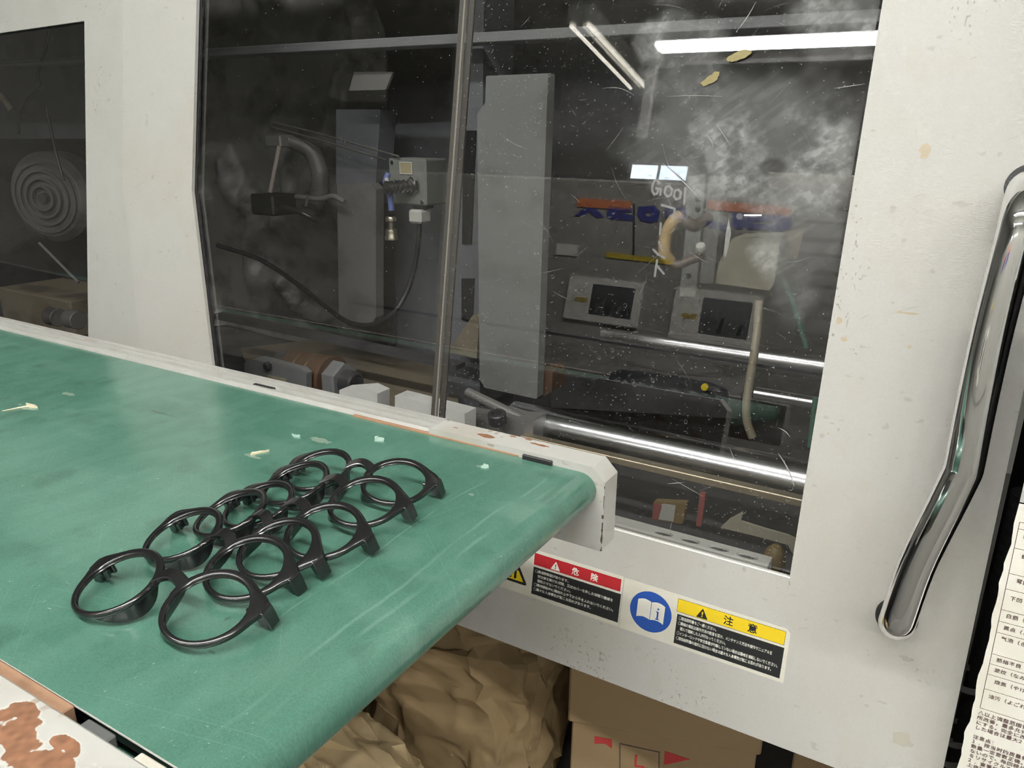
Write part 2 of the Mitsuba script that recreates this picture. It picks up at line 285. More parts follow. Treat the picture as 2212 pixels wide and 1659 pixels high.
 24, 504, 32736, 32512, 780, 2044, 32736, 29440, 830, 16382, 32640, 770, 771, 1022, 510, 0,
 2048, 7168, 8190, 14336, 16380, 28668, 65520, 16376, 24, 24, 24, 24, 27, 15, 14, 0,
 8192, 31740, 7164, 0, 0, 26623, 29056, 4480, 384, 3068, 6156, 6156, 12300, 28684, 24824, 0,
 8288, 30816, 6240, 1022, 1022, 25190, 29286, 4710, 1022, 1022, 6758, 14950, 12902, 25598, 25598, 512,
 8288, 30816, 6240, 1022, 1020, 24672, 28768, 6142, 1022, 2240, 6360, 14732, 13244, 25598, 25478, 0,
 8576, 31104, 7166, 1022, 1542, 65526, 16374, 4918, 822, 7158, 6942, 13084, 13059, 25351, 25598, 0,
 8288, 30816, 8190, 2046, 1638, 58982, 30716, 6140, 1932, 7884, 7896, 13936, 13432, 28156, 28559, 0,
 8256, 30816, 6240, 2046, 2046, 24672, 28768, 4192, 1022, 3070, 6240, 14432, 12384, 26622, 26623, 0,
 384, 384, 510, 384, 384, 16380, 16380, 12300, 12300, 16380, 8184, 12876, 13932, 26214, 26214, 0,
 4288, 4288, 5118, 32742, 31852, 31866, 31226, 21406, 4110, 13310, 14552, 15576, 28058, 25499, 50974, 0,
 3200, 3264, 8190, 16382, 30912, 65532, 22720, 8188, 8188, 6336, 8190, 14412, 13932, 30310, 26214, 0,
 2144, 2156, 18540, 26726, 15460, 16383, 4094, 2144, 6256, 14576, 63704, 18904, 2444, 3854, 3591, 2048,
 192, 64766, 64766, 13016, 13016, 13016, 32472, 32510, 14078, 14040, 12504, 15768, 32152, 62463, 1791, 0,
 0, 65534, 32630, 13094, 13310, 13310, 32550, 31742, 12798, 12336, 14334, 16382, 63536, 18431, 2047, 0,
 384, 896, 16380, 16380, 12300, 12300, 12300, 16380, 16380, 12300, 12300, 12300, 16380, 16380, 12300, 8192,
 6240, 6240, 6240, 32510, 26310, 25478, 25542, 32358, 32374, 25142, 25110, 25094, 32262, 32316, 24636, 0,
 60, 16380, 13056, 16380, 16380, 32766, 32766, 4092, 8188, 16380, 61436, 20476, 4092, 4092, 4092, 2056,
 192, 32504, 32252, 12696, 13310, 14334, 32694, 32254, 60926, 28086, 11774, 12286, 16182, 16182, 9790, 0,
 0, 16380, 16380, 0, 0, 32766, 32766, 384, 6552, 6552, 12684, 12684, 24966, 16774, 3968, 1536,
 3120, 31868, 30974, 7052, 7160, 65136, 15352, 16318, 15486, 32198, 31724, 55420, 6200, 6624, 7104, 4608,
 4192, 16382, 32766, 28088, 52536, 15904, 16382, 16382, 15910, 12902, 15974, 15974, 25286, 25542, 28572, 17408,
 6240, 6240, 12336, 13310, 28671, 32140, 63884, 6348, 12504, 31864, 28784, 1136, 31992, 62430, 1799, 0,
 6208, 6336, 12542, 12750, 28620, 32376, 63608, 14846, 14223, 32766, 29182, 1414, 16262, 63998, 510, 0,
 8240, 8240, 32304, 32508, 55356, 22580, 65332, 32574, 23550, 31352, 31352, 31352, 32492, 32710, 391, 0,
 0, 16382, 9830, 16382, 16380, 32766, 8184, 8184, 8184, 8184, 8184, 8184, 8184, 14364, 32766, 0,
 384, 384, 32766, 3696, 7672, 16380, 7692, 8184, 6168, 8184, 8184, 8184, 8184, 6168, 6392, 4208,
 384, 8184, 16380, 12300, 16380, 16380, 12300, 16380, 16380, 13196, 12700, 12536, 12656, 16190, 15374, 0,
 3120, 32766, 32766, 3120, 11312, 15356, 8188, 17164, 29452, 15164, 3900, 7938, 15107, 29694, 25086, 0,
 2048, 6654, 12798, 24576, 19456, 8190, 15359, 30744, 63512, 22552, 6168, 6168, 6168, 6168, 6264, 4192,
 3104, 27696, 32766, 8190, 7216, 31792, 61438, 3582, 2432, 65535, 4046, 15612, 64632, 4092, 7950, 0,
 0, 32766, 1632, 16380, 16382, 9830, 16382, 16382, 1792, 32766, 3120, 7280, 8160, 4088, 32318, 4,
 4096, 15614, 15926, 26150, 32614, 65502, 27608, 32632, 32766, 27608, 32728, 32767, 27416, 28440, 53016, 0,
 12420, 6348, 6348, 65534, 510, 32134, 32134, 32254, 32254, 31960, 31960, 25816, 26011, 32667, 32542, 0,
 12336, 12798, 7166, 64560, 510, 32252, 31742, 32766, 31578, 32218, 31960, 27864, 27867, 32155, 32542, 0,
 384, 12672, 6528, 2558, 816, 64304, 31280, 6192, 8191, 6256, 6192, 7728, 7728, 6192, 4144, 32,
 8224, 13310, 15358, 7166, 1020, 62462, 65535, 6652, 7164, 7164, 7164, 8076, 8188, 15108, 13084, 280,
 8192, 13310, 15206, 7014, 1022, 62310, 29694, 5118, 4870, 4862, 4766, 7934, 7934, 16006, 11294, 0,
 28, 16380, 16320, 16382, 16383, 12480, 16380, 16380, 15564, 15564, 11468, 27852, 25080, 26428, 56846, 0,
 2048, 6398, 32518, 32518, 2054, 65534, 32766, 11456, 28608, 28610, 27843, 31998, 31870, 24575, 51198, 0,
 384, 896, 8184, 6168, 8184, 8184, 8190, 8190, 6172, 32760, 32760, 472, 1944, 7704, 30968, 16480,
 6144, 6398, 32766, 6144, 32512, 32512, 32767, 32766, 31536, 32608, 6252, 65478, 32718, 6654, 6627, 2048,
 8256, 28864, 14528, 8190, 2046, 28870, 61638, 12486, 12678, 12678, 13062, 14140, 15420, 65535, 51199, 0,
 12, 25598, 13280, 15104, 1020, 1020, 62348, 29660, 13944, 13944, 14076, 16334, 15620, 65535, 18430, 0,
 96, 24672, 14334, 6240, 2046, 2046, 65126, 32766, 7166, 6392, 7164, 8038, 15456, 32767, 18430, 0,
 0, 26622, 13414, 16382, 5112, 2044, 30572, 63484, 14332, 6140, 6142, 8190, 14432, 28671, 17406, 0,
 3072, 3134, 32702, 32678, 13092, 4908, 32764, 65516, 38, 32678, 32678, 25022, 25022, 32672, 32672, 32,
 120, 16380, 4480, 32766, 32766, 16380, 12684, 16380, 12684, 16380, 8184, 16380, 16380, 32766, 32766, 0,
 8184, 16376, 16376, 16376, 8184, 32766, 32766, 16380, 16380, 16380, 16380, 16380, 16380, 32766, 65535, 0,
 0, 32766, 25542, 32766, 26566, 32766, 32382, 28662, 28662, 26182, 32766, 28662, 26182, 27718, 27742, 8,
 416, 32254, 28670, 28662, 32476, 31628, 31228, 28671, 28162, 28670, 32766, 31020, 25382, 26150, 25314, 64,
 48, 31792, 3192, 27868, 28110, 28671, 28538, 27680, 32694, 1718, 3828, 65244, 50696, 4094, 15870, 0,
 384, 384, 32766, 8184, 8184, 6168, 8184, 8184, 32766, 32766, 28662, 27702, 28662, 28646, 24606, 8192,
 0, 16380, 15804, 13740, 14316, 16380, 16380, 16380, 16380, 384, 32766, 32766, 13900, 13934, 26214, 0,
 6, 6, 12, 12, 24, 24, 24, 24, 24, 24, 24, 24, 12, 6, 6, 0,
 24576, 24576, 12288, 12288, 6144, 6144, 6144, 6144, 6144, 6144, 6144, 6144, 12288, 24576, 24576, 0,
 0, 0, 0, 0, 0, 0, 0, 0, 0, 0, 6144, 15360, 7168, 6144, 14336, 12288,
 0, 0, 0, 0, 0, 0, 0, 0, 0, 0, 0, 6144, 14336, 6144, 0, 0,
 0, 0, 0, 6144, 6144, 6144, 0, 0, 0, 0, 0, 6144, 6144, 6144, 0, 0]
BIG_ROWS = [
 1610612736, 2080374784, 4227858432, 4294934528, 8589918208, 17179860992, 17179860992, 34359721984, 67646767104, 136367276032, 135293501440, 274877906940, 1099511627772, 2199023255548, 4398046511100, 8796093022200, 8787503087616, 4389456576512, 1778653331200, 129385889536, 129385889536, 129385889536, 129385889536, 129352343296, 266791296768, 266791296768, 266791296768, 266791296768, 266791304704, 266792336896, 258202402304, 533079784496, 533079783484, 533079261246, 1065655205950, 1065655205950, 2130807095356, 4329847128188, 4261144428540, 8659190939640, 8521483550712, 3848424914912, 1649267441664, 0,
 49152, 253952, 2198486904832, 2198890084352, 2198890085376, 2198891134464, 2198897377024, 2069922455488, 2069939097568, 2069771061240, 2078494688254, 2078764171263, 2078764171262, 2095407169534, 2094014660556, 2128156549120, 2128156549120, 2129230290944, 2095004516344, 2078361518072, 2070040018936, 2070040018936, 2065871134968, 2065871134968, 2065871134968, 2065871134968, 2065879269368, 2065879269368, 2199023255544, 2198889037816, 2198821928944, 2129230559232, 2061585349632, 2061585350144, 2061586382592, 2061592641408, 2061600956352, 2061651152880, 2062120650750, 2062656996350, 2062653849854, 2062104395836, 2061718519816, 0,
 196608, 412317843456, 1065152905216, 1090922725376, 1097364652032, 549219459072, 136902336512, 33286254592, 16106254336, 3221225468, 1073741820, 1073741820, 1073741820, 1649804312568, 4260607803392, 4363687018496, 8778913398784, 4393751789568, 1097364389888, 270583185408, 60129787904, 25770049536, 268435440, 268435440, 4563402736, 15300820976, 16374562800, 33286242304, 33286242304, 66572238848, 66572238848, 133144231936, 270583185408, 266288218112, 541166125056, 532576190464, 1082332274688, 2166811000830, 2166811000830, 2132451262462, 964220157950, 412316860416, 0, 0,
 6291456, 32505856, 33030144, 33030144, 1099511627744, 1099511627760, 1099511627760, 549755813856, 8321562624, 4160876544, 4160876544, 2199023255548, 4398046511100, 4398046511100, 2199023255548, 0, 68719476608, 68719476608, 68719476608, 68719476608, 64424513408, 68719476608, 68719476608, 68719476608, 68719476608, 64424513408, 68719476608, 68719476608, 68719476608, 68719476608, 133169920, 122338938752, 133043195840, 270456981440, 545330754528, 536738593776, 1086492572152, 2168824330488, 4333621997692, 4331474514040, 964220153888, 1073725440, 0, 0]
DANGER = ["○高速移動部があります。","　安全扉を開けた状態、又はカバーを外した状態で機械を","　運転させないでください。","○機械運転中に機械の上や下から手を入れないでください。","○重大な人身事故が起こる恐れがあります。"]
CAUTION = ["○取扱説明書をご一読ください。","○機械の運転は操作方法の教育を受け、メンテナンス方法や操作マニュアルを","　読んで理解した人が行なってください。","○インターロックや安全装置が作動していない場合は機械を運転しないでください。","○取扱説明書の指示に従わない場合は重大な人身事故が起こる恐れがあります。"]
ROWS = ["毛边（バリ）","缺料（ショート）","弯曲（まがり）","下凹（ひけ）","白筋（フロー）","黑点（こくてん）","气泡（きほう）","筋络不良（すじ）","波纹（なみなみ）","烧焦（やけ）","油污（よごれ）"]
PARA = ["△以上调整范围请控制在","所改善，最多允许调整二","にする。完全に改善する","した場合は最大20単位の","","注意点：","1．按当时的质量标准验收","数量一定要数正确。良品返","ないので、毎回検品する際","をリサイクルする）","2．查看机器是否","上夜班的"]

SMALL_CHARS = sorted(set(''.join(DANGER+CAUTION+ROWS+PARA))-{'　'})
def _rows(v, w): return ((np.array(v, dtype=np.int64)[:, None] >> np.arange(w-1, -1, -1)) & 1).astype(np.uint8).reshape(-1, w, w)
_bits, _big = _rows(SMALL_ROWS, 16), _rows(BIG_ROWS, 44)
GLYPH = dict(zip(SMALL_CHARS, _bits))

def print_line(text, x, y, size, advance=None):
    q = []; adv = advance or size
    for i, ch in enumerate(text):
        if ch in GLYPH: q += bitmap_quads(GLYPH[ch], size, x+i*adv, y, min(size, adv*1.02))
    return q

def big_char(i, size, x, y):
    q = bitmap_quads(_big[i], size, x, y); g = union_all([sbox(a, c, b, d) for a, b, c, d in q]); c = size/44
    return g.buffer(c*.55).buffer(-c*.55).simplify(c*.5)

# ------------------------------------------------------------------ materials
def mat(name, d): scene['m_'+name] = d; return 'm_'+name
def rgb(c): return {'type': 'rgb', 'value': [float(x) for x in c]}
def pr(c, rough=.5, spec=.5, metal=0.0, **k):
    return {'type': 'principled', 'base_color': c if isinstance(c, dict) else rgb(c), 'roughness': rough, 'specular': spec, 'metallic': metal, **k}
def two(d): return {'type': 'twosided', 'b': d}
def plain(name, c, rough=.5, spec=.5, metal=0.0): return mat(name, two(pr(c, rough, spec, metal)))
def grimy(name, c, c2, scale=14., rough=.5, spec=.5, metal=0.0, amount=.5, bump=0.0):
    """base colour with blotches of a second one, grain from noise"""
    def fn(p, n, uv):
        a = fbm(p.x*scale, p.y*scale, p.z*scale, 4); b = noise(p.x*scale*14, p.y*scale*14, p.z*scale*14)
        return mix(c, c2, dr.clip(smoothstep(.45, .75, a)*amount + (b-.5)*.18, 0, 1))
    d = pr(mikit.proc(fn), rough, spec, metal)
    if bump:
        d = {'type': 'bumpmap', 'a': mikit.proc(lambda p, n, uv: fbm(p.x*scale*3, p.y*scale*3, p.z*scale*3, 3), eps=1e-3), 'scale': bump, 'b': d}
    return mat(name, two(d))

def spots(px, py, items, wob=0.0, ws=60.):
    """0..1 cover of a few marks: (cx, cy, rx, ry) with ragged outlines"""
    w = (fbm(px*ws, py*ws, 3.0, 4)-.5)*3.2*wob; out = mi.Float(0)
    for cx, cy, rx, ry in items:
        d = dr.sqrt(dr.square((px-cx)/rx)+dr.square((py-cy)/ry)); out = dr.maximum(out, smoothstep(1.06, .94, d+w))
    return out

def scratch(u, v, ang, freq, stretch, thr, seed):
    """thin scratches along a direction"""
    c, s = math.cos(ang), math.sin(ang); a, b = (u*c+v*s)*freq/stretch, (v*c-u*s)*freq
    b = b + (noise(a*.6, b*.05, seed)-.5)*3
    line = smoothstep(.10, .03, dr.abs(b-dr.floor(b)-.5)); on = smoothstep(thr, thr+.05, noise(a, dr.floor(b), seed+5))
    return line*on

COSD = math.cos(TILT)
def paint_fn(base, warm):
    def fn(p, n, uv):
        x, s = p.x, (p.z-.70)/COSD
        big = fbm(x*6, s*6, 1.0, 3); mid = fbm(x*38, s*30, 5.0, 3); grain = noise(x*900, s*900, 2.0)
        c = mix(base, warm, smoothstep(.42, .72, big)*.5+smoothstep(.58, .78, mid)*.25)
        speck = smoothstep(.83, .90, noise(x*420+noise(x*90, s*90, 2.0)*3, s*260, 7.0))*smoothstep(.64, .76, fbm(x*9+2, s*9, 9.0, 3))
        dab = smoothstep(.80, .86, fbm(x*70, s*110, 19.0, 3))*.5
        scuff = scratch(x, s, .5, 120, 5, .955, 3.0)*.25
        c = mix(c, (.20, .18, .14), dr.clip(speck*.6+scuff+dab*.5, 0, 1))
        flake = spots(x, s, DOOR_FLAKES, .35, 260.)
        return mix(c, (.40, .33, .22), flake*.75)*(.975+.05*grain)
    return fn
DOOR_FLAKES = [(-0.0527, 0.3914, 0.0050, 0.0060), (-0.1018, 0.2264, 0.0030, 0.0035), (-0.0951, 0.2086, 0.0028, 0.0020), (-0.0358, 0.2097, 0.0020, 0.0015), (-0.0430, 0.2415, 0.0100, 0.0012), (-0.0947, 0.1115, 0.0015, 0.0012)]
def leather(p, n, uv):
    x, s = p.x, (p.z-.70)/COSD
    a, b, c = voronoi(x*430+noise(x*260, s*260, 1.0)*1.6, s*640+noise(x*260, s*260, 4.0)*1.6)
    return smoothstep(.0, .55, b-a)
PAINT = (.418, .413, .393)
def painted(name, base, warm, bump, rough=.33):
    return mat(name, two({'type': 'bumpmap', 'a': mikit.proc(leather, eps=4e-4), 'scale': bump, 'b': pr(mikit.proc(paint_fn(base, warm)), rough, .2)}))
painted('door_paint', PAINT, (.398, .382, .343), .00013, .19)
painted('cover_paint', (.412, .412, .392), (.395, .385, .355), .00008, .24)

def belt_fn(p, n, uv):
    x, y = p.x, p.y
    m1 = fbm(x*9, y*9, 1.0, 4); m2 = fbm(x*60, y*26, 2.0, 3); g = noise(x*1400, y*1400, 3.0)
    weave = (dr.sin(x*5200)*dr.sin(y*5200))*smoothstep(-.42, -.30, x)
    c = mix((0.053, 0.134, 0.099), (0.075, 0.170, 0.130), smoothstep(.3, .7, m1)*.6+smoothstep(.35, .7, m2)*.4)
    rub = smoothstep(.55, .8, fbm(x*14+5, y*30, 6.0, 4))*.30
    c = mix(c, (0.120, 0.220, 0.176), rub)
    fine = scratch(x, y, .25, 210, 30, .86, 2.0)*.4 + scratch(x, y, 1.2, 190, 34, .88, 21.0)*.35 + scratch(x, y, -.7, 230, 20, .88, 31.0)*.35
    c = mix(c, (0.160, 0.280, 0.232), fine*.40)
    grime = smoothstep(.60, .80, fbm(x*26, y*26, 12.0, 4))*.22 + spots(x, y, BELT_DARK, .5, 120.)*.5
    c = mix(c, (0.028, 0.060, 0.044), grime)
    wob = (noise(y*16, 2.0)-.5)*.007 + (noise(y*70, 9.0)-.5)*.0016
    fold = mi.Float(0)  # pale creases, widened to paint in the highlight along the belt nose
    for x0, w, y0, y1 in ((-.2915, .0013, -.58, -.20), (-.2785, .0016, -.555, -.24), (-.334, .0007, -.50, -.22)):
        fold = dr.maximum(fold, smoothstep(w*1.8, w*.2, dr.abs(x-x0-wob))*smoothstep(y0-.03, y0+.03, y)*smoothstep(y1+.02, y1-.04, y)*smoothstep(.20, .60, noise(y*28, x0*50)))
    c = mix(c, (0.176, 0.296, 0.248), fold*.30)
    pale = spots(x, y, BELT_PALE, .55, 150.)
    c = mix(c, (0.288, 0.336, 0.280), pale*.45)
    dots = smoothstep(.94, .99, noise(x*520, y*520, 8.0))*smoothstep(.60, .75, noise(x*17, y*17, 4.0))
    c = mix(c, (0.336, 0.400, 0.352), dots*.5)
    return c*(.90+.2*g+weave*.05)
BELT_PALE = [(-0.8548, -0.3676, 0.0120, 0.0040), (-0.8608, -0.3175, 0.0100, 0.0040), (-0.3535, -0.2390, 0.0050, 0.0030), (-0.5473, -0.3318, 0.0120, 0.0020), (-0.5230, -0.2689, 0.0120, 0.0040), (-0.3292, -0.2913, 0.0030, 0.0020)]
BELT_DARK = [(-0.7172, -0.3027, 0.0160, 0.0022), (-0.3623, -0.5185, 0.0012, 0.0022), (-0.3437, -0.5450, 0.0030, 0.0012)]
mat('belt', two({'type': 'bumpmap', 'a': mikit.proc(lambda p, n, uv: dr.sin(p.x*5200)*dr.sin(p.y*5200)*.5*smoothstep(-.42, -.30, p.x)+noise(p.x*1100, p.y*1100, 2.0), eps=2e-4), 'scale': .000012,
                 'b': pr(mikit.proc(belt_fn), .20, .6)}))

def peel_fn(p, n, uv):
    x, y, z = p.x, p.y, p.z
    w = fbm(x*42, y*42, z*42, 4); dens = smoothstep(-.52, -.30, x)*smoothstep(-.55, -.62, y)*.10
    chip = spots(x, y, PEEL, .62, 95.)
    edge = smoothstep(.62, .66, noise(x*230, y*230, z*230))*smoothstep(.62, .70, fbm(x*30, y*30, z*30, 3))
    rust = dr.maximum(chip, smoothstep(.745-dens, .755-dens, w))
    c = mix((.375, .372, .352), (.315, .295, .25), smoothstep(.45, .7, fbm(x*20, y*20, z*20, 3))*.6)
    rim = dr.clip(spots(x, y, [(a, b, c_*1.16, d*1.16) for a, b, c_, d in PEEL], .62, 95.)-chip, 0, 1)
    c = mix(c, (.45, .44, .40), rim*.6)
    c = mix(c, (.20, .12, .07), edge*.55)
    return mix(c, mix((.26, .13, .075), (.16, .08, .048), noise(x*300, y*300, z*300)), rust)
PEEL = [(-0.3730, -0.6426, 0.0140, 0.0120), (-0.3777, -0.6321, 0.0080, 0.0060), (-0.3437, -0.6346, 0.0060, 0.0040), (-0.3361, -0.6465, 0.0200, 0.0090), (-0.3324, -0.6341, 0.0060, 0.0030), (-0.3799, -0.1878, 0.0085, 0.0035), (-0.3806, -0.1676, 0.0060, 0.0014), (-0.3556, -0.1753, 0.0040, 0.0014), (-0.3406, -0.1744, 0.0040, 0.0020), (-0.3243, -0.1807, 0.0080, 0.0020), (-0.3050, -0.1700, 0.0010, 0.0010), (-0.4169, -0.1859, 0.0030, 0.0010)]
mat('white_rail', two({'type': 'bumpmap', 'a': mikit.proc(lambda p, n, uv: fbm(p.x*160, p.y*160, p.z*160, 2), eps=4e-4), 'scale': .00025, 'b': pr(mikit.proc(peel_fn), .42, .45)}))

plain('old_tape', (.37, .355, .30), .35); plain('black', (.012, .012, .013), .45); plain('gap_black', (.006, .006, .007), .8, .2)
plain('chrome', (.86, .86, .87), .05, .5, 1.0); plain('steel', (.60, .60, .60), .24, .5, 1.0)
grimy('alu', (0.484, 0.484, 0.468), (0.296, 0.289, 0.265), 30, .38, .5, .55, .6)
grimy('concrete', (.13, .125, .115), (.09, .087, .08), 3, .8, .3)
plain('wall', (.30, .30, .28), .8, .2); plain('ceiling', (.40, .40, .38), .8, .2)
plain('reflector', (.15, .148, .155), .5); plain('lamp_white', (.78, .78, .76), .4)
grimy('machine_grey', (0.126, 0.130, 0.134), (0.067, 0.069, 0.071), 9, .5, .4, 0, .7)
grimy('machine_dark', (0.040, 0.040, 0.043), (0.016, 0.016, 0.018), 11, .55, .4, 0, .8, .0006)
grimy('dust_plate', (0.126, 0.130, 0.128), (0.084, 0.086, 0.084), 16, .6, .3, 0, .6)
grimy('blue_grey', (0.088, 0.094, 0.104), (0.057, 0.060, 0.065), 10, .5, .4, 0, .6)
grimy('kraft', (.285, .205, .110), (.235, .165, .088), 9, .75, .25, 0, .7, .0004)  # darkened kraft: shade under the machine put into the colour
grimy('kraft_light', (.46, .36, .21), (.40, .30, .17), 9, .75, .25, 0, .7, .0004)  # same kraft made paler to paint the light on the front sack
grimy('carton', (0.280, 0.199, 0.112), (0.238, 0.164, 0.091), 7, .8, .2, 0, .6)
plain('carton_red', (.42, .05, .05), .7, .2)
plain('print_white', (0.608, 0.601, 0.546), .5); plain('print_black', (.014, .015, .016), .45); plain('print_red', (0.360, 0.018, 0.024), .45)
plain('print_yellow', (0.656, 0.480, 0.016), .45); plain('print_blue', (0.018, 0.068, 0.304), .45)
grimy('label_base', (0.547, 0.532, 0.464), (0.456, 0.433, 0.357), 30, .5, .4, 0, .5)
grimy('paper', (0.656, 0.640, 0.582), (0.574, 0.549, 0.467), 13, .7, .2, 0, .6)
plain('ink', (.11, .075, .07), .7, .2)
grimy('brown_strip', (0.288, 0.172, 0.108), (0.200, 0.112, 0.068), 45, .7, .25, 0, .7)
plain('scrawl', (.135, .135, .133), .6); grimy('dusty', (0.103, 0.103, 0.101), (0.063, 0.063, 0.062), 12, .65, .3, 0, .7)
plain('alu_dull', (0.144, 0.144, 0.139), .45, .5, .3); grimy('tan_dull', (0.126, 0.107, 0.078), (0.055, 0.048, 0.038), 12, .6, .3, 0, .8)
grimy('rust_brown', (0.072, 0.038, 0.023), (0.041, 0.025, 0.016), 25, .6, .3, 0, .7); plain('tie', (.56, .57, .59), .20, .5, 1.0); plain('dull_red', (.13, .028, .026), .6); plain('carton_white', (.20, .20, .185), .6)
plain('tan_metal', (0.440, 0.376, 0.272), .30, .5, .8); plain('black_steel', (.03, .03, .032), .35, .5)
plain('box_green', (0.113, 0.120, 0.111), .5); plain('brass_plate', (0.225, 0.198, 0.122), .5); plain('blue_plastic', (0.070, 0.091, 0.224), .45); plain('brass', (.30, .28, .22), .28, .5, .9)
plain('rod_pink', (0.350, 0.300, 0.280), .45); grimy('arm_grey', (0.071, 0.069, 0.065), (0.029, 0.029, 0.029), 22, .5, .4, 0, .7); plain('black_gloss', (.02, .02, .02), .15)
grimy('copper', (0.092, 0.056, 0.033), (0.061, 0.035, 0.021), 26, .38, .5, .25, .6); grimy('pale_steel', (0.455, 0.455, 0.438), (0.333, 0.333, 0.324), 18, .5, .4, 0, .5)
plain('dust_plate2', (0.101, 0.103, 0.101), .6, .3); grimy('beige_cover', (0.168, 0.160, 0.124), (0.124, 0.120, 0.096), 18, .6, .3, 0, .6)
plain('hose_yellow', (0.310, 0.223, 0.105), .5); plain('rust_dark', (0.072, 0.055, 0.047), .5); plain('hose_beige', (0.166, 0.144, 0.104), .55); plain('green_plastic', (0.028, 0.110, 0.072), .45)
plain('rag', (.012, .012, .014), .8, .2); plain('ochre', (0.084, 0.057, 0.018), .6); plain('alu_bright', (.60, .60, .56), .34, .5, .55)
plain('sleeve', (.42, .42, .40), .25); plain('opp_grey', (.34, .335, .305), .5); plain('dull_white', (.34, .34, .32), .6); plain('opp_white', (.80, .78, .72), .5); plain('orange', (.75, .21, .07), .5); plain('logo_blue', (.025, .03, .27), .5)
plain('tube_dim', (.85, .85, .82), .4)
plain('ring_grey', (.085, .083, .078), .4, .5, .3); plain('sign_yellow', (.50, .38, .08), .5)

# ------------------------------------------------------------------ the workshop around
def struct(name, mesh, m): return add(name, mesh, m, kind='structure', smooth=False)
struct('floor', box(-5, 4, -4.6, 2.2, -.05, 0), 'm_concrete')
struct('ceiling', box(-5, 4, -4.6, 2.2, 2.72, 2.80), 'm_ceiling')
struct('wall_back', box(-5, 4, -4.7, -4.6, 0, 2.72), 'm_wall'); struct('wall_front', box(-5, 4, 2.2, 2.3, 0, 2.72), 'm_wall')
struct('wall_left', box(-5.1, -5, -4.6, 2.2, 0, 2.72), 'm_wall'); struct('wall_right', box(4, 4.1, -4.6, 2.2, 0, 2.72), 'm_wall')

def lamp_bsdf(): return {'type': 'twosided', 'b': pr((.8, .8, .78), .5)}
def batten(cx, cy, length, label):
    """a white fixture fixed to the ceiling: a lit diffuser and a sloping reflector behind it"""
    t = key_of('ceiling_light'); lab(t, label, 'ceiling light', 'ceiling lights of the workshop' if label is None else None)
    x0, x1 = cx-length/2, cx+length/2
    prof = [(cy+.066, 2.72), (cy+.066, 2.619), (cy-.066, 2.619), (cy-.066, 2.72)]
    b = prism([(y, z) for y, z in prof], length); b.apply_transform(axes((x0, 0, 0), (0, 1, 0), (0, 0, 1), (1, 0, 0)))
    add(t+'__housing', b, 'm_reflector', False)
    rp = [(cy-.0665, 2.72), (cy-.0665, 2.664), (cy-.34, 2.664), (cy-.344, 2.640), (cy-.351, 2.640), (cy-.351, 2.72)]
    r_ = prism(rp, length); r_.apply_transform(axes((x0, 0, 0), (0, 1, 0), (0, 0, 1), (1, 0, 0))); add(t+'__reflector', r_, 'm_lamp_white', False)
    d = bbox(x0+.01, x1-.01, cy-.055, cy+.055, 2.590, 2.622, .010); k = add(t+'__diffuser', d, lamp_bsdf(), False)
    scene[k]['emitter'] = {'type': 'area', 'radiance': rgb(LAMP), 'sampling_weight': 6.0 if abs(cx+.30) < .01 else 2.0}
    for xx in (x0, x1): add(t+'__end_cap', bbox(xx-.008, xx+.008, cy-.066, cy+.066, 2.588, 2.69, .003), 'm_reflector', False)
_L = ['lit white ceiling light over the far aisle, the one mirrored in the machine window', 'lit white ceiling light over the far aisle, at its right end', 
      'lit white ceiling light over the near aisle, right above the conveyor', 'lit white ceiling light over the near aisle, rightmost of its row']
for (cx, cy, ln), tx in zip(ROW_LIGHTS, _L): batten(cx, cy, ln, tx)

# ------------------------------------------------------------------ the leaning guard door of the machine, with its window, labels and handle
DR = 'machine_door'
lab(DR, 'light grey leaning sliding door of the moulding machine with a big scratched window and chrome handle', 'machine door')
WIN = [(-1.064, .80), (-1.075, .307), (-1.003, -.0498), (-.109, -.0498), (-.1105, .80)]
OUT = [(-1.245, 1.0), (-1.250, .308), (-1.155, -.245), (.062, -.245), (.062, 1.0)]
sheet_poly = Polygon(OUT, [WIN])
panel = prism(sheet_poly, .0025)
rim = [prism(Polygon(OUT).difference(Polygon(OUT).buffer(-.0025)).difference(sbox(-3, .9, 3, 2)), .022)]
rim[0].apply_translation((0, 0, -.022))
lip = prism(Polygon(WIN).buffer(.0022).difference(Polygon(WIN)).difference(sbox(-3, .79, 3, 2)), .003); lip.apply_translation((0, 0, -.003))
add(DR+'__panel', on_door(cat(panel, *rim, lip)), 'm_door_paint', False)
# the two panes, sharing a vertical joint
JX = -.5805
mat('glass', {'type': 'thindielectric', 'int_ior': 1.70})
wl = Polygon(WIN).buffer(.006).intersection(sbox(-2, -.2, JX-.004, .80)); wr = Polygon(WIN).buffer(.006).intersection(sbox(JX-.018, -.2, 0, .80))
def pane(poly, off): m = sheet(poly); return on_door(m, off)
add(DR+'__window_pane', pane(wl, -.0090), 'm_glass', False); lab(DR+'__window_pane', 'clearer left pane of the door window')
add(DR+'__window_pane', pane(wr, -.0062), 'm_glass', False); lab(DR+'__window_pane_001', 'right pane of the door window, full of splash dots, scratches and smears')
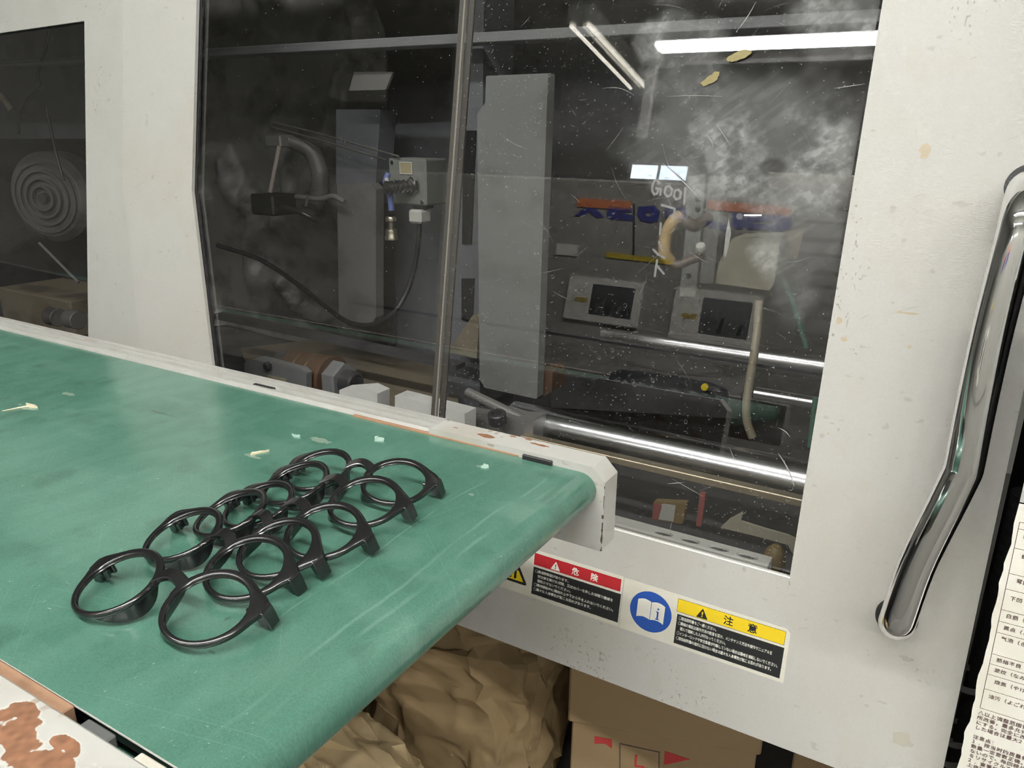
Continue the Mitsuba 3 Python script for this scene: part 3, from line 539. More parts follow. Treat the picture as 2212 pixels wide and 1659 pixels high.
# wiped dirt and painted reflection haze on the right pane: where it lies it covers part of the glass
def smear_haze_w(p, n, uv):
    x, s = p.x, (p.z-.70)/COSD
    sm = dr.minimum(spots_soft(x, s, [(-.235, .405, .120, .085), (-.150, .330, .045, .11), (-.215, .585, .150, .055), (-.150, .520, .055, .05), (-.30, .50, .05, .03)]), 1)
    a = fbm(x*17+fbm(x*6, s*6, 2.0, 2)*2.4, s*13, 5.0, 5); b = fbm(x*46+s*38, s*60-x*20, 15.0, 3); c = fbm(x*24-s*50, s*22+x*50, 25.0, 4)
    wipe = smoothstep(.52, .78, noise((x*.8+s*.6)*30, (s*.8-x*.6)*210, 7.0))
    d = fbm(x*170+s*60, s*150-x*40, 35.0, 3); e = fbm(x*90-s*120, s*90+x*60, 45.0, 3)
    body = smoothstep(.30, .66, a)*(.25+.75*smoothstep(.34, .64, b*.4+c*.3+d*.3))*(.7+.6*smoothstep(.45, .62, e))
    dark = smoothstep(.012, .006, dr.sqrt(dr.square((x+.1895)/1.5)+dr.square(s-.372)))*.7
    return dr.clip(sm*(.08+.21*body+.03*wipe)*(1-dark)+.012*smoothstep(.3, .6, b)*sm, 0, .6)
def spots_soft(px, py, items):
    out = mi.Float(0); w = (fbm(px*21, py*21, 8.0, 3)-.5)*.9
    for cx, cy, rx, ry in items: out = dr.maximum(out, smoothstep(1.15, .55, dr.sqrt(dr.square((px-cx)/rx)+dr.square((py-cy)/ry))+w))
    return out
mat('smear', {'type': 'blendbsdf', 'weight': mikit.proc(smear_haze_w), 'a': {'type': 'thindielectric', 'int_ior': 1.001}, 'b': two({'type': 'diffuse', 'reflectance': rgb((.60, .61, .61))})})
add(DR+'__dirt_haze_film', on_door(sheet(Polygon([(-.44, .26), (-.113, .20), (-.113, .66), (-.44, .66)])), -.0042), 'm_smear', False); lab(DR+'__dirt_haze_film', 'cloudy wiped dirt and painted reflection haze on the upper right of the window')
plain('dried', (0.255, 0.262, 0.262), .8, .2); plain('scratch', (0.300, 0.300, 0.292), .8, .2); plain('resin_old', (0.247, 0.210, 0.105), .7, .2)
rs = np.random.RandomState(7); QV, QF = [], []
def strip(pts, ws, off):
    """flat tapering strip on the pane"""
    p = np.asarray(pts, float); t = np.gradient(p, axis=0); t /= np.linalg.norm(t, axis=1, keepdims=True)+1e-12; nn = np.c_[-t[:, 1], t[:, 0]]*np.asarray(ws)[:, None]/2
    b_ = sum(len(q) for q in QV); v = np.empty((2*len(p), 3)); v[0::2, :2], v[1::2, :2], v[:, 2] = p+nn, p-nn, off; QV.append(v)
    for i in range(len(p)-1): QF.append([b_+2*i, b_+2*i+1, b_+2*i+3]); QF.append([b_+2*i, b_+2*i+3, b_+2*i+2])
def flush(key, m, text):
    global QV, QF
    me = trimesh.Trimesh(np.vstack(QV), np.array(QF), process=False); me.invert(); add(key, on_door(me), m, False); lab(key, text, kind='stuff'); QV, QF = [], []
def dens(x, s): return float(meshkit.fbm(np.array([x*7, s*7, 2.0]), 3, 3))
n_ = 0
while n_ < 850:
    x, s = rs.uniform(-.575, -.113), rs.uniform(-.045, .66)
    if rs.rand() > (dens(x, s)-.25)*1.6 or (x > -.45 and s > .30 and rs.rand() < .45): continue
    n_ += 1; r = .0005+.0015*rs.rand()**2.4
    a = np.linspace(math.pi*(1.05+.25*rs.rand()), math.pi*(1.95+.3*rs.rand()-.1), 7); w = np.sin(np.linspace(.2, math.pi-.2, 7))*(.00018+.00026*rs.rand())
    strip(np.c_[x+r*np.cos(a), s+r*1.15*np.sin(a)], w, -.0026)
    if r > .0017 and rs.rand() < .6:
        a = np.linspace(0, math.pi, 6); strip(np.c_[x+r*np.cos(a), s+r*1.15*np.sin(a)], np.full(6, .00012), -.0026)
flush(DR+'__dried_drops', 'm_dried', 'pale rings and crescents of dried coolant drops on the right pane')
n_ = 0
while n_ < 2800:
    x, s = rs.uniform(-1.0, -.113), rs.uniform(-.045, .66)
    if rs.rand() > (dens(x+3, s)-.2)*1.5*(1 if x > -.59 else .16): continue
    n_ += 1; r = .00015+.00035*rs.rand()**2; strip([(x-r, s), (x+r, s)], [2*r, 2*r], -.0026 if x > -.59 else -.0080)
flush(DR+'__dust_specks', 'm_dried', 'tiny pale specks on the window')
def scr(a, b, w=.00022, bow=0.0):
    a, b = np.array(a), np.array(b); t = np.linspace(0, 1, 9)[:, None]; d = b-a; p = a+d*t+np.array([-d[1], d[0]])*bow*np.sin(math.pi*t); strip(p, w*np.maximum(.25, np.sin(np.linspace(.1, math.pi-.1, 9))), -.0024)
for a, b, w, bw in (((-0.3070, 0.3729), (-0.2596, 0.3359), .0009, .02), ((-0.2455, 0.5051), (-0.2289, 0.5333), .0007, -.04), ((-0.3880, 0.4522), (-0.3492, 0.4443), .0004, .1), ((-0.2637, 0.4037), (-0.2529, 0.3906), .0005, .1), ((-0.2539, 0.4155), (-0.2346, 0.3924), .0005, 0), ((-0.3122, 0.4425), (-0.2502, 0.4419), .0004, .02),
                    ((-0.1420, 0.4486), (-0.1143, 0.4524), .0006, 0), ((-0.1448, 0.1064), (-0.1314, 0.0991), .0008, .1), ((-0.1408, 0.0794), (-0.1195, 0.0475), .0013, .05), ((-0.2513, 0.0252), (-0.2119, 0.0128), .0004, 0), ((-0.1919, 0.0746), (-0.1804, 0.0540), .0005, 0), ((-0.2558, 0.0180), (-0.2359, 0.0244), .0007, 0), ((-0.2459, -0.0376), (-0.2447, -0.0249), .0004, 0)): scr(a, b, w, bw)
for i in range(80):
    c = np.array([rs.uniform(-.50, -.13), rs.uniform(.22, .62)]) if i < 62 else np.array([rs.uniform(-.5, -.13), rs.uniform(-.03, .3)])
    an = rs.choice([.5, -.5, 1.0, .2, 2.2])+rs.uniform(-.35, .35); ln = .003+.022*rs.rand()**2; d = np.array([math.cos(an), math.sin(an)])*ln
    scr(c-d, c+d, .00010+.00014*rs.rand()**2, rs.uniform(-.06, .06))
flush(DR+'__scratches', 'm_scratch', 'fine pale scratches on the right pane')
for (u, v), w, h, sd in (((-0.2403, 0.4812), .013, .0042, 3), ((-0.2657, 0.4587), .0085, .0045, 4), ((-0.2605, 0.4641), .004, .003, 6)):
    t = np.linspace(0, 2*math.pi, 40)[:-1]; rr = 1+1.1*(meshkit.fbm(np.c_[np.cos(t)*1.7+sd*9, np.sin(t)*1.7, t*0], 4, sd)-.5); tilt = .35
    pt = np.c_[np.cos(t)*rr*w, np.sin(t)*rr*h]; pt = np.c_[pt[:, 0]*math.cos(tilt)-pt[:, 1]*math.sin(tilt), pt[:, 0]*math.sin(tilt)+pt[:, 1]*math.cos(tilt)]
    add(DR+'__resin_stain', on_door(prism(Polygon(pt+np.array([u, v])).buffer(0), .0003), -.0028), 'm_resin_old', False)
plain('joint_dark', (0.043, 0.039, 0.035), .5); plain('joint_line', (0.143, 0.135, 0.118), .45)
add(DR+'__joint_strip', on_door(prism([(JX-.0115, -.05), (JX-.0050, -.05), (JX-.0050, .80), (JX-.0115, .80)], .004), -.0075), 'm_joint_dark', False)
add(DR+'__joint_bead', on_door(prism([(JX-.0050, -.05), (JX-.0026, -.05), (JX-.0026, .80), (JX-.0050, .80)], .0048), -.0075), 'm_joint_line', False); lab(DR+'__joint_bead', 'thin lighter bead along the joint of the two panes')
add(DR+'__joint_gap', on_door(prism([(JX-.0026, -.05), (JX+.0062, -.05), (JX+.0062, .80), (JX-.0026, .80)], .003), -.0125), 'm_joint_dark', False)
add(DR+'__gasket', on_door(prism(Polygon([(-1.064, .80), (-1.075, .307), (-1.003, -.0498), (-.9995, -.0498), (-1.0715, .307), (-1.0605, .80)]), .003), -.0072), 'm_black', False)
lab(DR+'__gasket', 'thin black rubber gasket along the left edge of the window')

add(DR+'__sill_glint', on_door(prism(sbox(-1.0030, -.0512, -.1085, -.0498), .0030)), 'm_lamp_white', False); lab(DR+'__sill_glint', 'white strip painting in the light on the sheet edge along the bottom of the window')  # white strip paints the light caught on the upward sheet edge
# labels on the lower sheet
def on_label(key, mesh2d, m, h): return add(key, on_door(mesh2d, h), m, False)
def rect(x0, x1, y0, y1): return sheet(sbox(x0, y0, x1, y1))
def exclam(cx, cy, h):
    return [Polygon([(cx-.085*h, cy+.62*h), (cx+.085*h, cy+.62*h), (cx+.04*h, cy+.27*h), (cx-.04*h, cy+.27*h)]), affinity.translate(Polygon([(math.cos(a)*.07*h, math.sin(a)*.07*h) for a in np.linspace(0, 6.28, 13)[:-1]]), cx, cy+.16*h)]
def triangle(cx, cy, w, h, r=.0006): return Polygon([(cx-w/2, cy), (cx+w/2, cy), (cx, cy+h)]).buffer(-r).buffer(r)
Z0 = .00275
# danger label
k = DR+'__danger_label'
add(k+'__base', on_door(prism(sbox(-.4700, -.1700, -.2925, -.1055), .0003), .0025), 'm_label_base', False)
on_label(k+'__header', rect(-.4128, -.2946, -.1254, -.1098), 'm_print_red', Z0+.0001)
on_label(k+'__text_panel', rect(-.4126, -.2930, -.1650, -.1282), 'm_print_black', Z0+.0001)
tri = triangle(-.3822, -.1241, .0135, .0115); tri = tri.difference(union_all(exclam(-.3822, -.1236, .0115)))
on_label(k+'__warning_triangle', sheet(tri), 'm_print_white', Z0+.0002)
on_label(k+'__title', cat(sheet(big_char(0, .0102, -.3600, -.1228)), sheet(big_char(1, .0102, -.3345, -.1230))), 'm_print_white', Z0+.0002)
q = []
for i, tx in enumerate(DANGER): q += print_line(tx, -.4100, -.1352-.00605*i, .0043, .00415)
on_label(k+'__print', quads_mesh(q), 'm_print_white', Z0+.0002)
k2 = k+'__hazard_sign'
lab(k, 'white strip label with a red header and black text panel in Japanese'); lab(k2, 'yellow triangle with a black border, half hidden behind the belt')
big_t = Polygon([(-.4880, -.1575), (-.4190, -.1575), (-.4535, -.0995)]).buffer(-.0022).buffer(.0022)
on_label(k2, sheet(big_t.buffer(-.0035).intersection(sbox(-.47, -.2, 0, 0))), 'm_print_yellow', Z0+.0002)
on_label(k+'__hazard_border', sheet(big_t.difference(big_t.buffer(-.0035)).intersection(sbox(-.47, -.2, 0, 0))), 'm_print_black', Z0+.0002)
on_label(k+'__hazard_pictogram', sheet(union_all([sbox(-.4560, -.1520, -.4520, -.1290), sbox(-.4475, -.1520, -.4435, -.1235), sbox(-.4395, -.1520, -.4362, -.1385), sbox(-.4475, -.1400, -.4310, -.1368)])), 'm_print_black', Z0+.0003)
# caution label with the read-the-manual sign
k = DR+'__caution_label'
base = Polygon([(-.2908, -.1702), (-.0980, -.1705), (-.0989, -.1122), (-.1035, -.1078), (-.2908, -.1062)])
add(k+'__base', on_door(prism(base, .0003), .0025), 'm_label_base', False)
circ = Polygon([(-.2545+.0256*math.cos(a), -.1383+.0249*math.sin(a)) for a in np.linspace(0, 2*math.pi, 65)[:-1]])
bx, by = -.2545, -.1383
pg = lambda sgn: Polygon([(bx, by+.0125)]+[(bx+sgn*.0170*t, by+.0125+.0022*math.sin(math.pi*t)-.0008*t) for t in np.linspace(.1, 1, 8)]+[(bx+sgn*.0170*t, by-.0105+.0022*math.sin(math.pi*t)-.0008*t) for t in np.linspace(1, .0, 9)])
book = union_all([pg(-1).buffer(-.0003), pg(1).buffer(-.0003)])
letter = union_all([sbox(bx+.0078, by-.0062, bx+.0098, by+.0032), sbox(bx+.0066, by+.0020, bx+.0098, by+.0032), sbox(bx+.0064, by-.0072, bx+.0112, by-.0060), sbox(bx+.0077, by+.0050, bx+.0099, by+.0072)])
on_label(k+'__manual_sign', sheet(circ.difference(book).union(letter)), 'm_print_blue', Z0+.0001)
on_label(k+'__open_book', sheet(book.difference(letter)), 'm_print_white', Z0+.0001)
on_label(k+'__header', rect(-.2236, -.1037, -.1270, -.1116), 'm_print_yellow', Z0+.0001)
on_label(k+'__header_border', sheet(sbox(-.2240, -.1274, -.1033, -.1112).difference(sbox(-.2236, -.1270, -.1037, -.1116))), 'm_print_black', Z0+.0001)
on_label(k+'__text_panel', rect(-.2227, -.1026, -.1664, -.1301), 'm_print_black', Z0+.0001)
tri = triangle(-.1945, -.1262, .0135, .0120); tri = tri.difference(union_all(exclam(-.1945, -.1257, .0118)))
on_label(k+'__warning_triangle', sheet(tri), 'm_print_black', Z0+.0002)
on_label(k+'__title', cat(sheet(big_char(2, .0112, -.1705, -.1250)), sheet(big_char(3, .0112, -.1438, -.1252))), 'm_print_black', Z0+.0002)
q = []
for i, tx in enumerate(CAUTION): q += print_line(tx, -.2205, -.1365-.0062*i, .0045, .00305)
on_label(k+'__print', quads_mesh(q), 'm_print_white', Z0+.0002)
lab(k, 'white strip label with a blue open-book sign, yellow header and black text panel in Japanese')
# scrap of clear tape and marker scrawl
add(DR+'__tape_scrap', on_door(prism([(0.0132, -0.1821), (0.0262, -0.1772), (0.0288, -0.1829), (0.0260, -0.1946), (0.0146, -0.1932)], .0004), .0025), 'm_old_tape', False); lab(DR+'__tape_scrap', 'small dried scrap of tape near the lower right corner')
def stroke(pts, w=.0042):
    from shapely.geometry import LineString
    return LineString(pts).buffer(w/2)
G = [[(-0.3090, 0.3517), (-0.3121, 0.3550), (-0.3153, 0.3544), (-0.3167, 0.3489), (-0.3166, 0.3434), (-0.3134, 0.3395), (-0.3103, 0.3407), (-0.3096, 0.3437)], [(-0.3121, 0.3461), (-0.3067, 0.3458), (-0.3064, 0.3394)],
     [(-0.2976, 0.3497), (-0.3010, 0.3476), (-0.3019, 0.3421), (-0.2982, 0.3378), (-0.2942, 0.3400), (-0.2934, 0.3454), (-0.2976, 0.3497)],
     [(-0.2867, 0.3462), (-0.2901, 0.3446), (-0.2910, 0.3391), (-0.2879, 0.3354), (-0.2839, 0.3370), (-0.2831, 0.3425), (-0.2867, 0.3462)], [(-0.2791, 0.3480), (-0.2780, 0.3315)],
     [(-0.3034, 0.3286), (-0.2882, 0.3255), (-0.2877, 0.3176)], [(-0.3019, 0.3087), (-0.3015, 0.2966)], [(-0.3015, 0.2885), (-0.2973, 0.2812)], [(-0.3068, 0.2794), (-0.3008, 0.2748), (-0.2929, 0.2715)], [(-0.3011, 0.2682), (-0.3016, 0.2507)], [(-0.3003, 0.2621), (-0.2917, 0.2542)]]
def fix(g): return [(a, b) for a, b in g]
add(DR+'__chalk_scrawl', on_door(cat(*[prism(stroke(fix(g), .0026), .0003) for g in G]), -.0058), 'm_scrawl', False)
lab(DR+'__chalk_scrawl', 'handwritten white marker characters on the window')

# handle: a bent chrome tube on two elbows
k = DR+'__handle'; HR = .0160
hp = [(0.0271, 0.3206), (0.0269, 0.2421), (0.0260, 0.1600), (0.0264, 0.1176), (0.0230, 0.0952), (0.0045, 0.0144), (-0.0010, -0.0386)]
top = [hp[0][0]+.006, hp[0][1]+.020]; path = []
P3 = lambda q, off: dpt(q[0], q[1], off)
tx, ts = hp[0][0]+.008, hp[0][1]+.042
for a in np.linspace(0, math.pi/2, 9): path.append(dpt(tx-.004*math.sin(a), ts-.030+.030*math.cos(a)-.012*(1-math.cos(a)), -.01+.062*math.sin(a)))
path += [P3(hp[1], .052), P3(hp[2], .052)]
path += [P3(q_, .052) for q_ in spline([hp[2], hp[3], hp[4], hp[5]], 18)[6:-4]]
path.append(P3(hp[5], .052))
e = hp[6]; dv = np.array(hp[6])-np.array(hp[5]); dv /= np.linalg.norm(dv)
for a in np.linspace(0.1, math.pi/2, 9): path.append(dpt(e[0]+dv[0]*.022*math.sin(a), e[1]+dv[1]*.022*math.sin(a), -.01+.062*math.cos(a)))
path = np.array(path)
seg = [np.linspace(path[i], path[i+1], 5)[:-1] for i in range(len(path)-1)]; path = np.vstack(seg+[path[-1:]])
for _ in range(3): path[1:-1] = (path[:-2]+2*path[1:-1]+path[2:])/4
add(k, tube(path, HR, 40), 'm_chrome', 60); lab(k, 'bent chrome tube handle')
for q_, n_ in ((path[0], 0), (path[-1], 1)):
    add(DR+'__handle_socket', lathe([(.0, 0), (.0195, 0), (.0195, .0012), (.0165, .0012), (.0165, .0004), (0, .0004)], q_+NRM*.0130, NRM, 36), 'm_black', 40)

# ------------------------------------------------------------------ fixed cover left of the door, turned a little, with its own window
CV = 'machine_cover'
lab(CV, 'fixed light grey cover of the machine with a smaller dark window, left of the door', 'machine cover')
ang = math.radians(4.0)
def on_cover(m, off=0.0):
    m = m.copy(); m.apply_translation((1.155, 0, off)); m.apply_transform(trimesh.transformations.rotation_matrix(-ang, (0, 1, 0))); m.apply_translation((-1.155, 0, -.0005)); m.apply_transform(DOOR); return m
CO = [(-2.45, 1.0), (-2.45, -.245), (-1.155, -.245), (-1.250, .308), (-1.245, 1.0)]
CW = [(-2.30, .579), (-2.30, -.05), (-1.378, -.05), (-1.378, .579)]
add(CV+'__panel', on_cover(prism(Polygon(CO, [CW]), .0025)), 'm_cover_paint', False)
add(CV+'__window_pane', on_cover(sheet(Polygon(CW).buffer(.005)), -.004), 'm_glass', False)

# ------------------------------------------------------------------ the conveyor
CN = 'belt_conveyor'
lab(CN, 'belt conveyor with a worn green belt between chipped white side rails', 'conveyor belt')
ZB, RR, XE = .808, .0160, -.2704
prof = [(-2.4, ZB), (-.60, ZB), (XE-.03, ZB)] + [(XE+RR*math.sin(a), ZB-RR+RR*math.cos(a)) for a in np.linspace(0, math.pi, 25)] + [(-2.4, ZB-2*RR)]
inner = [(x if i not in range(3, 28) else XE+(x-XE)*.90, ZB-RR+(z-ZB+RR)*.90) for i, (x, z) in enumerate(prof)]
band = prism(Polygon(prof+inner[::-1]), .422); band.apply_transform(axes((0, -.190, 0), (1, 0, 0), (0, 0, 1), (0, -1, 0)))
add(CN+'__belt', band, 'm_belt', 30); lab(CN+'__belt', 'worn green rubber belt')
add(CN+'__belt_edge', box(-2.4, XE-.01, -.6124, -.6120, ZB-.0014, ZB-.0004), 'm_dull_white', False); lab(CN+'__belt_edge', 'frayed cream edge of the belt')
add(CN+'__roller', lathe([(0, 0), (.0138, 0), (.0138, .40), (0, .40)], (XE, -.60, ZB-RR), (0, 1, 0), 32), 'm_steel', 40)
add(CN+'__bed', bbox(-2.4, XE-.03, -.60, -.20, ZB-.0284, ZB-.0020, .001), 'm_machine_grey', False)
# far side: aluminium rail, brown liner, painted end plate
railp = [(-.1985, .790), (-.1985, .8085), (-.1940, .8120), (-.1890, .8120), (-.1880, .8085), (-.1862, .8085), (-.1852, .8140), (-.1790, .8140), (-.1780, .8100), (-.1762, .8100), (-.1752, .8145), (-.1675, .8145), (-.1650, .8120), (-.1650, .735), (-.1985, .735)]
r_ = prism(railp, 2.4-.440); r_.apply_transform(axes((-2.4, 0, 0), (0, 1, 0), (0, 0, 1), (1, 0, 0)))
def rail_fn(p, n, uv):
    a = fbm(p.x*5, p.y*260, p.z*260, 3); b = fbm(p.x*40, p.y*120, 3.0, 3); k = smoothstep(.62, .75, fbm(p.x*60, p.y*300, 9.0, 2))
    return mix(mix((.47, .47, .45), (.435, .43, .405), smoothstep(.35, .7, a*.5+b*.5)), (.25, .23, .19), k*.12)
mat('rail_alu', two(pr(mikit.proc(rail_fn), .36, .5, .35)))
r_.fix_normals(); add(CN+'__side_rail', r_, 'm_rail_alu', False); lab(CN+'__side_rail', 'grooved aluminium rail behind the belt')
add(CN+'__liner', bbox(-.54, -.335, -.2015, -.1975, .775, .8100, .0006), 'm_brown_strip', False); lab(CN+'__liner', 'brown liner strip beside the belt')
pl = [(-.4395, .734), (-.4395, .8155), (-.2590, .8155), (-.2465, .8030), (-.2465, .734)]
pm = prism(Polygon(pl).buffer(-.001).buffer(.001), .0285); pm = upright(pm, -.1725)
add(CN+'__end_plate', pm, 'm_white_rail', False); lab(CN+'__end_plate', 'chipped white end plate with cut corners at the far end of the belt')
rs2 = np.random.RandomState(12); bare = []
zz_ = .7345
while zz_ < .800:
    h_ = rs2.uniform(.0010, .0045); w_ = rs2.uniform(.0003, .0011)*(1.5 if zz_ < .768 else .45)
    if rs2.rand() < (.93 if zz_ < .770 else .35): bare.append(box(-.2465-w_, -.24635, -.20112, -.2010+w_*.8, zz_, zz_+h_))
    zz_ += h_*.92
add(CN+'__end_plate__bare_edge', cat(*bare), 'm_rust_dark', False); lab(CN+'__end_plate__bare_edge', 'dark bare steel where the paint has chipped off the edge')
add(CN+'__belt_clip', bbox(-.3300, -.2990, -.2040, -.2008, .790, .8125, .0006), 'm_black', False)
cp = (-0.6877, -0.1794, 0.8105)
add(CN+'__slot_plug', bbox(cp[0]-.017, cp[0]+.017, -.1905, -.1845, .8085, .8128, .0012), 'm_black', False); lab(CN+'__slot_plug', 'black plug in the slot of the rail')
# near side
add(CN+'__liner', bbox(-2.0, -.3690, -.6205, -.6125, .775, .8080, .0008), 'm_brown_strip', False)
np_ = [(-2.0, -.622), (-.222, -.622), (-.222, -.668), (-2.0, -.668)]
pn = bbox(-2.0, -.2450, -.6700, -.6215, .735, .8130, .0015); add(CN+'__near_plate', pn, 'm_white_rail', False); lab(CN+'__near_plate', 'white painted near rail with big patches of peeled paint')
add(CN+'__bearing_block', bbox(-.3560, -.3330, -.6212, -.6128, .765, .8062, .001), 'm_dust_plate', False)
add(CN+'__bearing_block', bbox(-.3130, -.2560, -.6212, -.6128, .765, .8055, .001), 'm_label_base', False)
add(CN+'__slot_cover', bbox(-.3690, -.3600, -.6212, -.6150, .775, .7990, .0008), 'm_gap_black', False)
add(CN+'__shade_block', bbox(-2.3, -.56, -.655, -.42, 0, .735, .004), 'm_machine_grey', False); lab(CN+'__shade_block', 'unseen closed grey block added under the belt to shade the sacks')  # unseen box added to keep front light off the sacks
for xx in (-2.2, -1.1):
    for yy in (-.22,): add(CN+'__leg', bbox(xx-.02, xx+.02, yy-.02, yy+.02, 0, .77, .002), 'm_alu', False)
# specks lying on the belt
plain('flake', (.33, .46, .40), .10, .6); plain('resin', (.55, .50, .36), .35, .5)
def flake(c, sx, sy, seed):
    rs = np.random.RandomState(seed); a = np.sort(rs.uniform(0, 2*math.pi, 9)); pts = [(c[0]+math.cos(t)*sx*rs.uniform(.55, 1), c[1]+math.sin(t)*sy*rs.uniform(.55, 1)) for t in a]
    m = prism(Polygon(pts).buffer(.0002), .0012); v = m.vertices.copy(); up = v[:, 2] > .0006; v[up, 2] += rs.uniform(0, .0012, up.sum()); v[:, 2] += ZB; m.vertices = v; return m
FL = [((-0.4734, -0.2391, 0.8080), .0085, .0060, 1, 'clear plastic flake on the belt, right of the white streak', 'm_flake'), ((-0.3488, -0.2385, 0.8080), .0050, .0050, 2, 'clear plastic flake on the belt, nearest the belt nose', 'm_flake'),
      ((-0.5484, -0.2748, 0.8080), .0070, .0025, 3, 'pale flake on the belt, farthest from the glasses frames', 'm_flake')]
for c, sx, sy, sd, tx, mm in FL: add('plastic_flake', flake(c, sx, sy, sd), mm, 20, tx, 'plastic flake')
c = (-0.8545, -0.3638, 0.8080); d_ = (-0.8642, -0.3892, 0.8080)
drip = cat(flake(c, .012, .0050, 11), tube([(c[0], c[1], ZB+.0006), ((c[0]+d_[0])/2, (c[1]+d_[1])/2+.002, ZB+.0008), (d_[0], d_[1], ZB+.0006)], [.0012, .0009, .0004], 6))
add('resin_drip', drip, 'm_resin', 20, 'beige drip of dried resin with a tail at the left edge of the belt', 'resin drip')
c = (-0.5479, -0.3256, 0.8080); dv = np.array([math.cos(.62), math.sin(.62)])
m = flake((0, 0), .0125, .0019, 21); m.apply_transform(trimesh.transformations.rotation_matrix(1.02, (0, 0, 1))); m.apply_translation((c[0], c[1], 0)); add('resin_streak', m, 'm_resin', 20, 'white sliver of resin lying on the belt behind the glasses frames', 'resin sliver')
c = (-1.0517, -0.1788, 0.8145); m = flake((c[0], c[1]), .004, .0015, 31); m.apply_translation((0, 0, .0040)); plain('red_bit', (.6, .06, .03), .5); add('red_chip', m, 'm_red_bit', 20, 'tiny red chip lying on the aluminium rail', 'chip')

# ------------------------------------------------------------------ six moulded spectacle fronts lying shingled on the belt
mat('black_acetate', two(pr((.0055, .0057, .0063), .19, .85, 0.0, clearcoat=.35, clearcoat_gloss=.98)))
HS, HW, HH, SAG = .0366, .0246, .0244, .0066           # half lens spacing, half aperture, sag of the front
def bend(m):
    v = m.vertices.copy(); v[:, 2] -= SAG*(v[:, 0]/.07)**2; m.vertices = v; m.fix_normals(); return m
def rim_mesh(sgn):
    th = np.linspace(0, 2*np.pi, 121)[:-1]; secs = []
    for a in th:
        out = np.cos(a) if sgn > 0 else -np.cos(a); ang = math.atan2(math.sin(a), out)             # 0 = outer side, + = top
        flare = math.exp(-((ang-.43)/.27)**2)*.0050 + math.exp(-((ang-.40)/.58)**2)*.0022
        br = math.exp(-((abs(ang)-math.pi+.28 if ang > 0 else 9)/.42)**2)*.0010
        w = .0038 + .0014*max(math.sin(a), 0) + flare + br
        dp = .0046
        sec = [(0, -.0011), (.0004, -.0004), (.0010, -.0001), (w*.5, .00015), (w-.0011, -.0001), (w-.0004, -.0006), (w, -.0015), (w, -dp+.0013), (w-.0004, -dp+.0005), (w-.0012, -dp), (.0010, -dp), (.0002, -dp+.0005), (0, -dp+.0013), (.0007, -.0024), (.0007, -.0019)]
        secs.append([(sgn*HS+(HW+r)*np.cos(a) if False else sgn*HS+HW*np.cos(a)+r*np.cos(a), HH*np.sin(a)+r*np.sin(a), z) for r, z in sec])
    S_ = np.array(secs); n, k = S_.shape[:2]; v = S_.reshape(-1, 3); f = []
    for i in range(n):
        for j in range(k):
            a, b, c, d = i*k+j, ((i+1) % n)*k+j, ((i+1) % n)*k+(j+1) % k, i*k+(j+1) % k; f += [[a, b, c], [a, c, d]]
    return bend(trimesh.Trimesh(v, f, process=False))
def loft(secs):
    S_ = np.array(secs); n, k = S_.shape[:2]; v = S_.reshape(-1, 3); f = []
    for i in range(n-1):
        for j in range(k):
            a, b, c, d = i*k+j, (i+1)*k+j, (i+1)*k+(j+1) % k, i*k+(j+1) % k; f += [[a, b, c], [a, c, d]]
    v = np.vstack([v, S_[0].mean(0), S_[-1].mean(0)])
    for j in range(k): f += [[n*k, (j+1) % k, j], [n*k+1, (n-1)*k+j, (n-1)*k+(j+1) % k]]
    return trimesh.Trimesh(v, f, process=False)
def rrect(cx, cy, hw, hh, c):
    return [(cx-hw+c, cy-hh), (cx+hw-c, cy-hh), (cx+hw, cy-hh+c), (cx+hw, cy+hh-c), (cx+hw-c, cy+hh), (cx-hw+c, cy+hh), (cx-hw, cy+hh-c), (cx-hw, cy-hh+c)]
def end_piece(sgn):
    secs = []
    # run outwards, then turn down: (x, z of the outer skin, direction angle, half height in y, thickness)
    run = [(.0624, -.0010, 0, .0072, .0034), (.0636, -.0006, 0, .0062, .0040), (.0656, -.0003, 0, .0052, .0050), (.0682, -.0002, 0, .0047, .0066)]
    for x, z, a, hh, t in run: secs.append([(sgn*x, .0117+yy, z-t/2+zz) for yy, zz in rrect(0, 0, hh, t/2, .0006)])
    for x, z, hh, t in ((.0706, -.0012, .0046, .0094), (.0716, -.0050, .0046, .0094), (.0723, -.0100, .0045, .0088), (.0728, -.0140, .0044, .0080)):
        secs.append([(sgn*(x-t/2+xx), .0117+yy, z) for yy, xx in rrect(0, 0, hh, t/2, .0006)])
    # the corner: shear the first bent section so the skin stays closed
    s = np.array(secs); c = s[4]; inner = (np.abs(c[:, 0]) < .0706-.0047); c[inner, 2] = -.0072; s[4] = c
    return bend(loft(s))
def bridge():
    secs = []
    for t in np.linspace(-1, 1, 25):
        x = t*.0118; arch = math.cos(t*math.pi/2)
        y = .0085+.0040*arch; z = -.0020+.0026*arch; hy = .0042+.0010*abs(t)**2; hz = .0021
        secs.append([(x, y+yy, z+zz) for yy, zz in rrect(0, 0, hy, hz, .0007)])
    return bend(loft(secs))
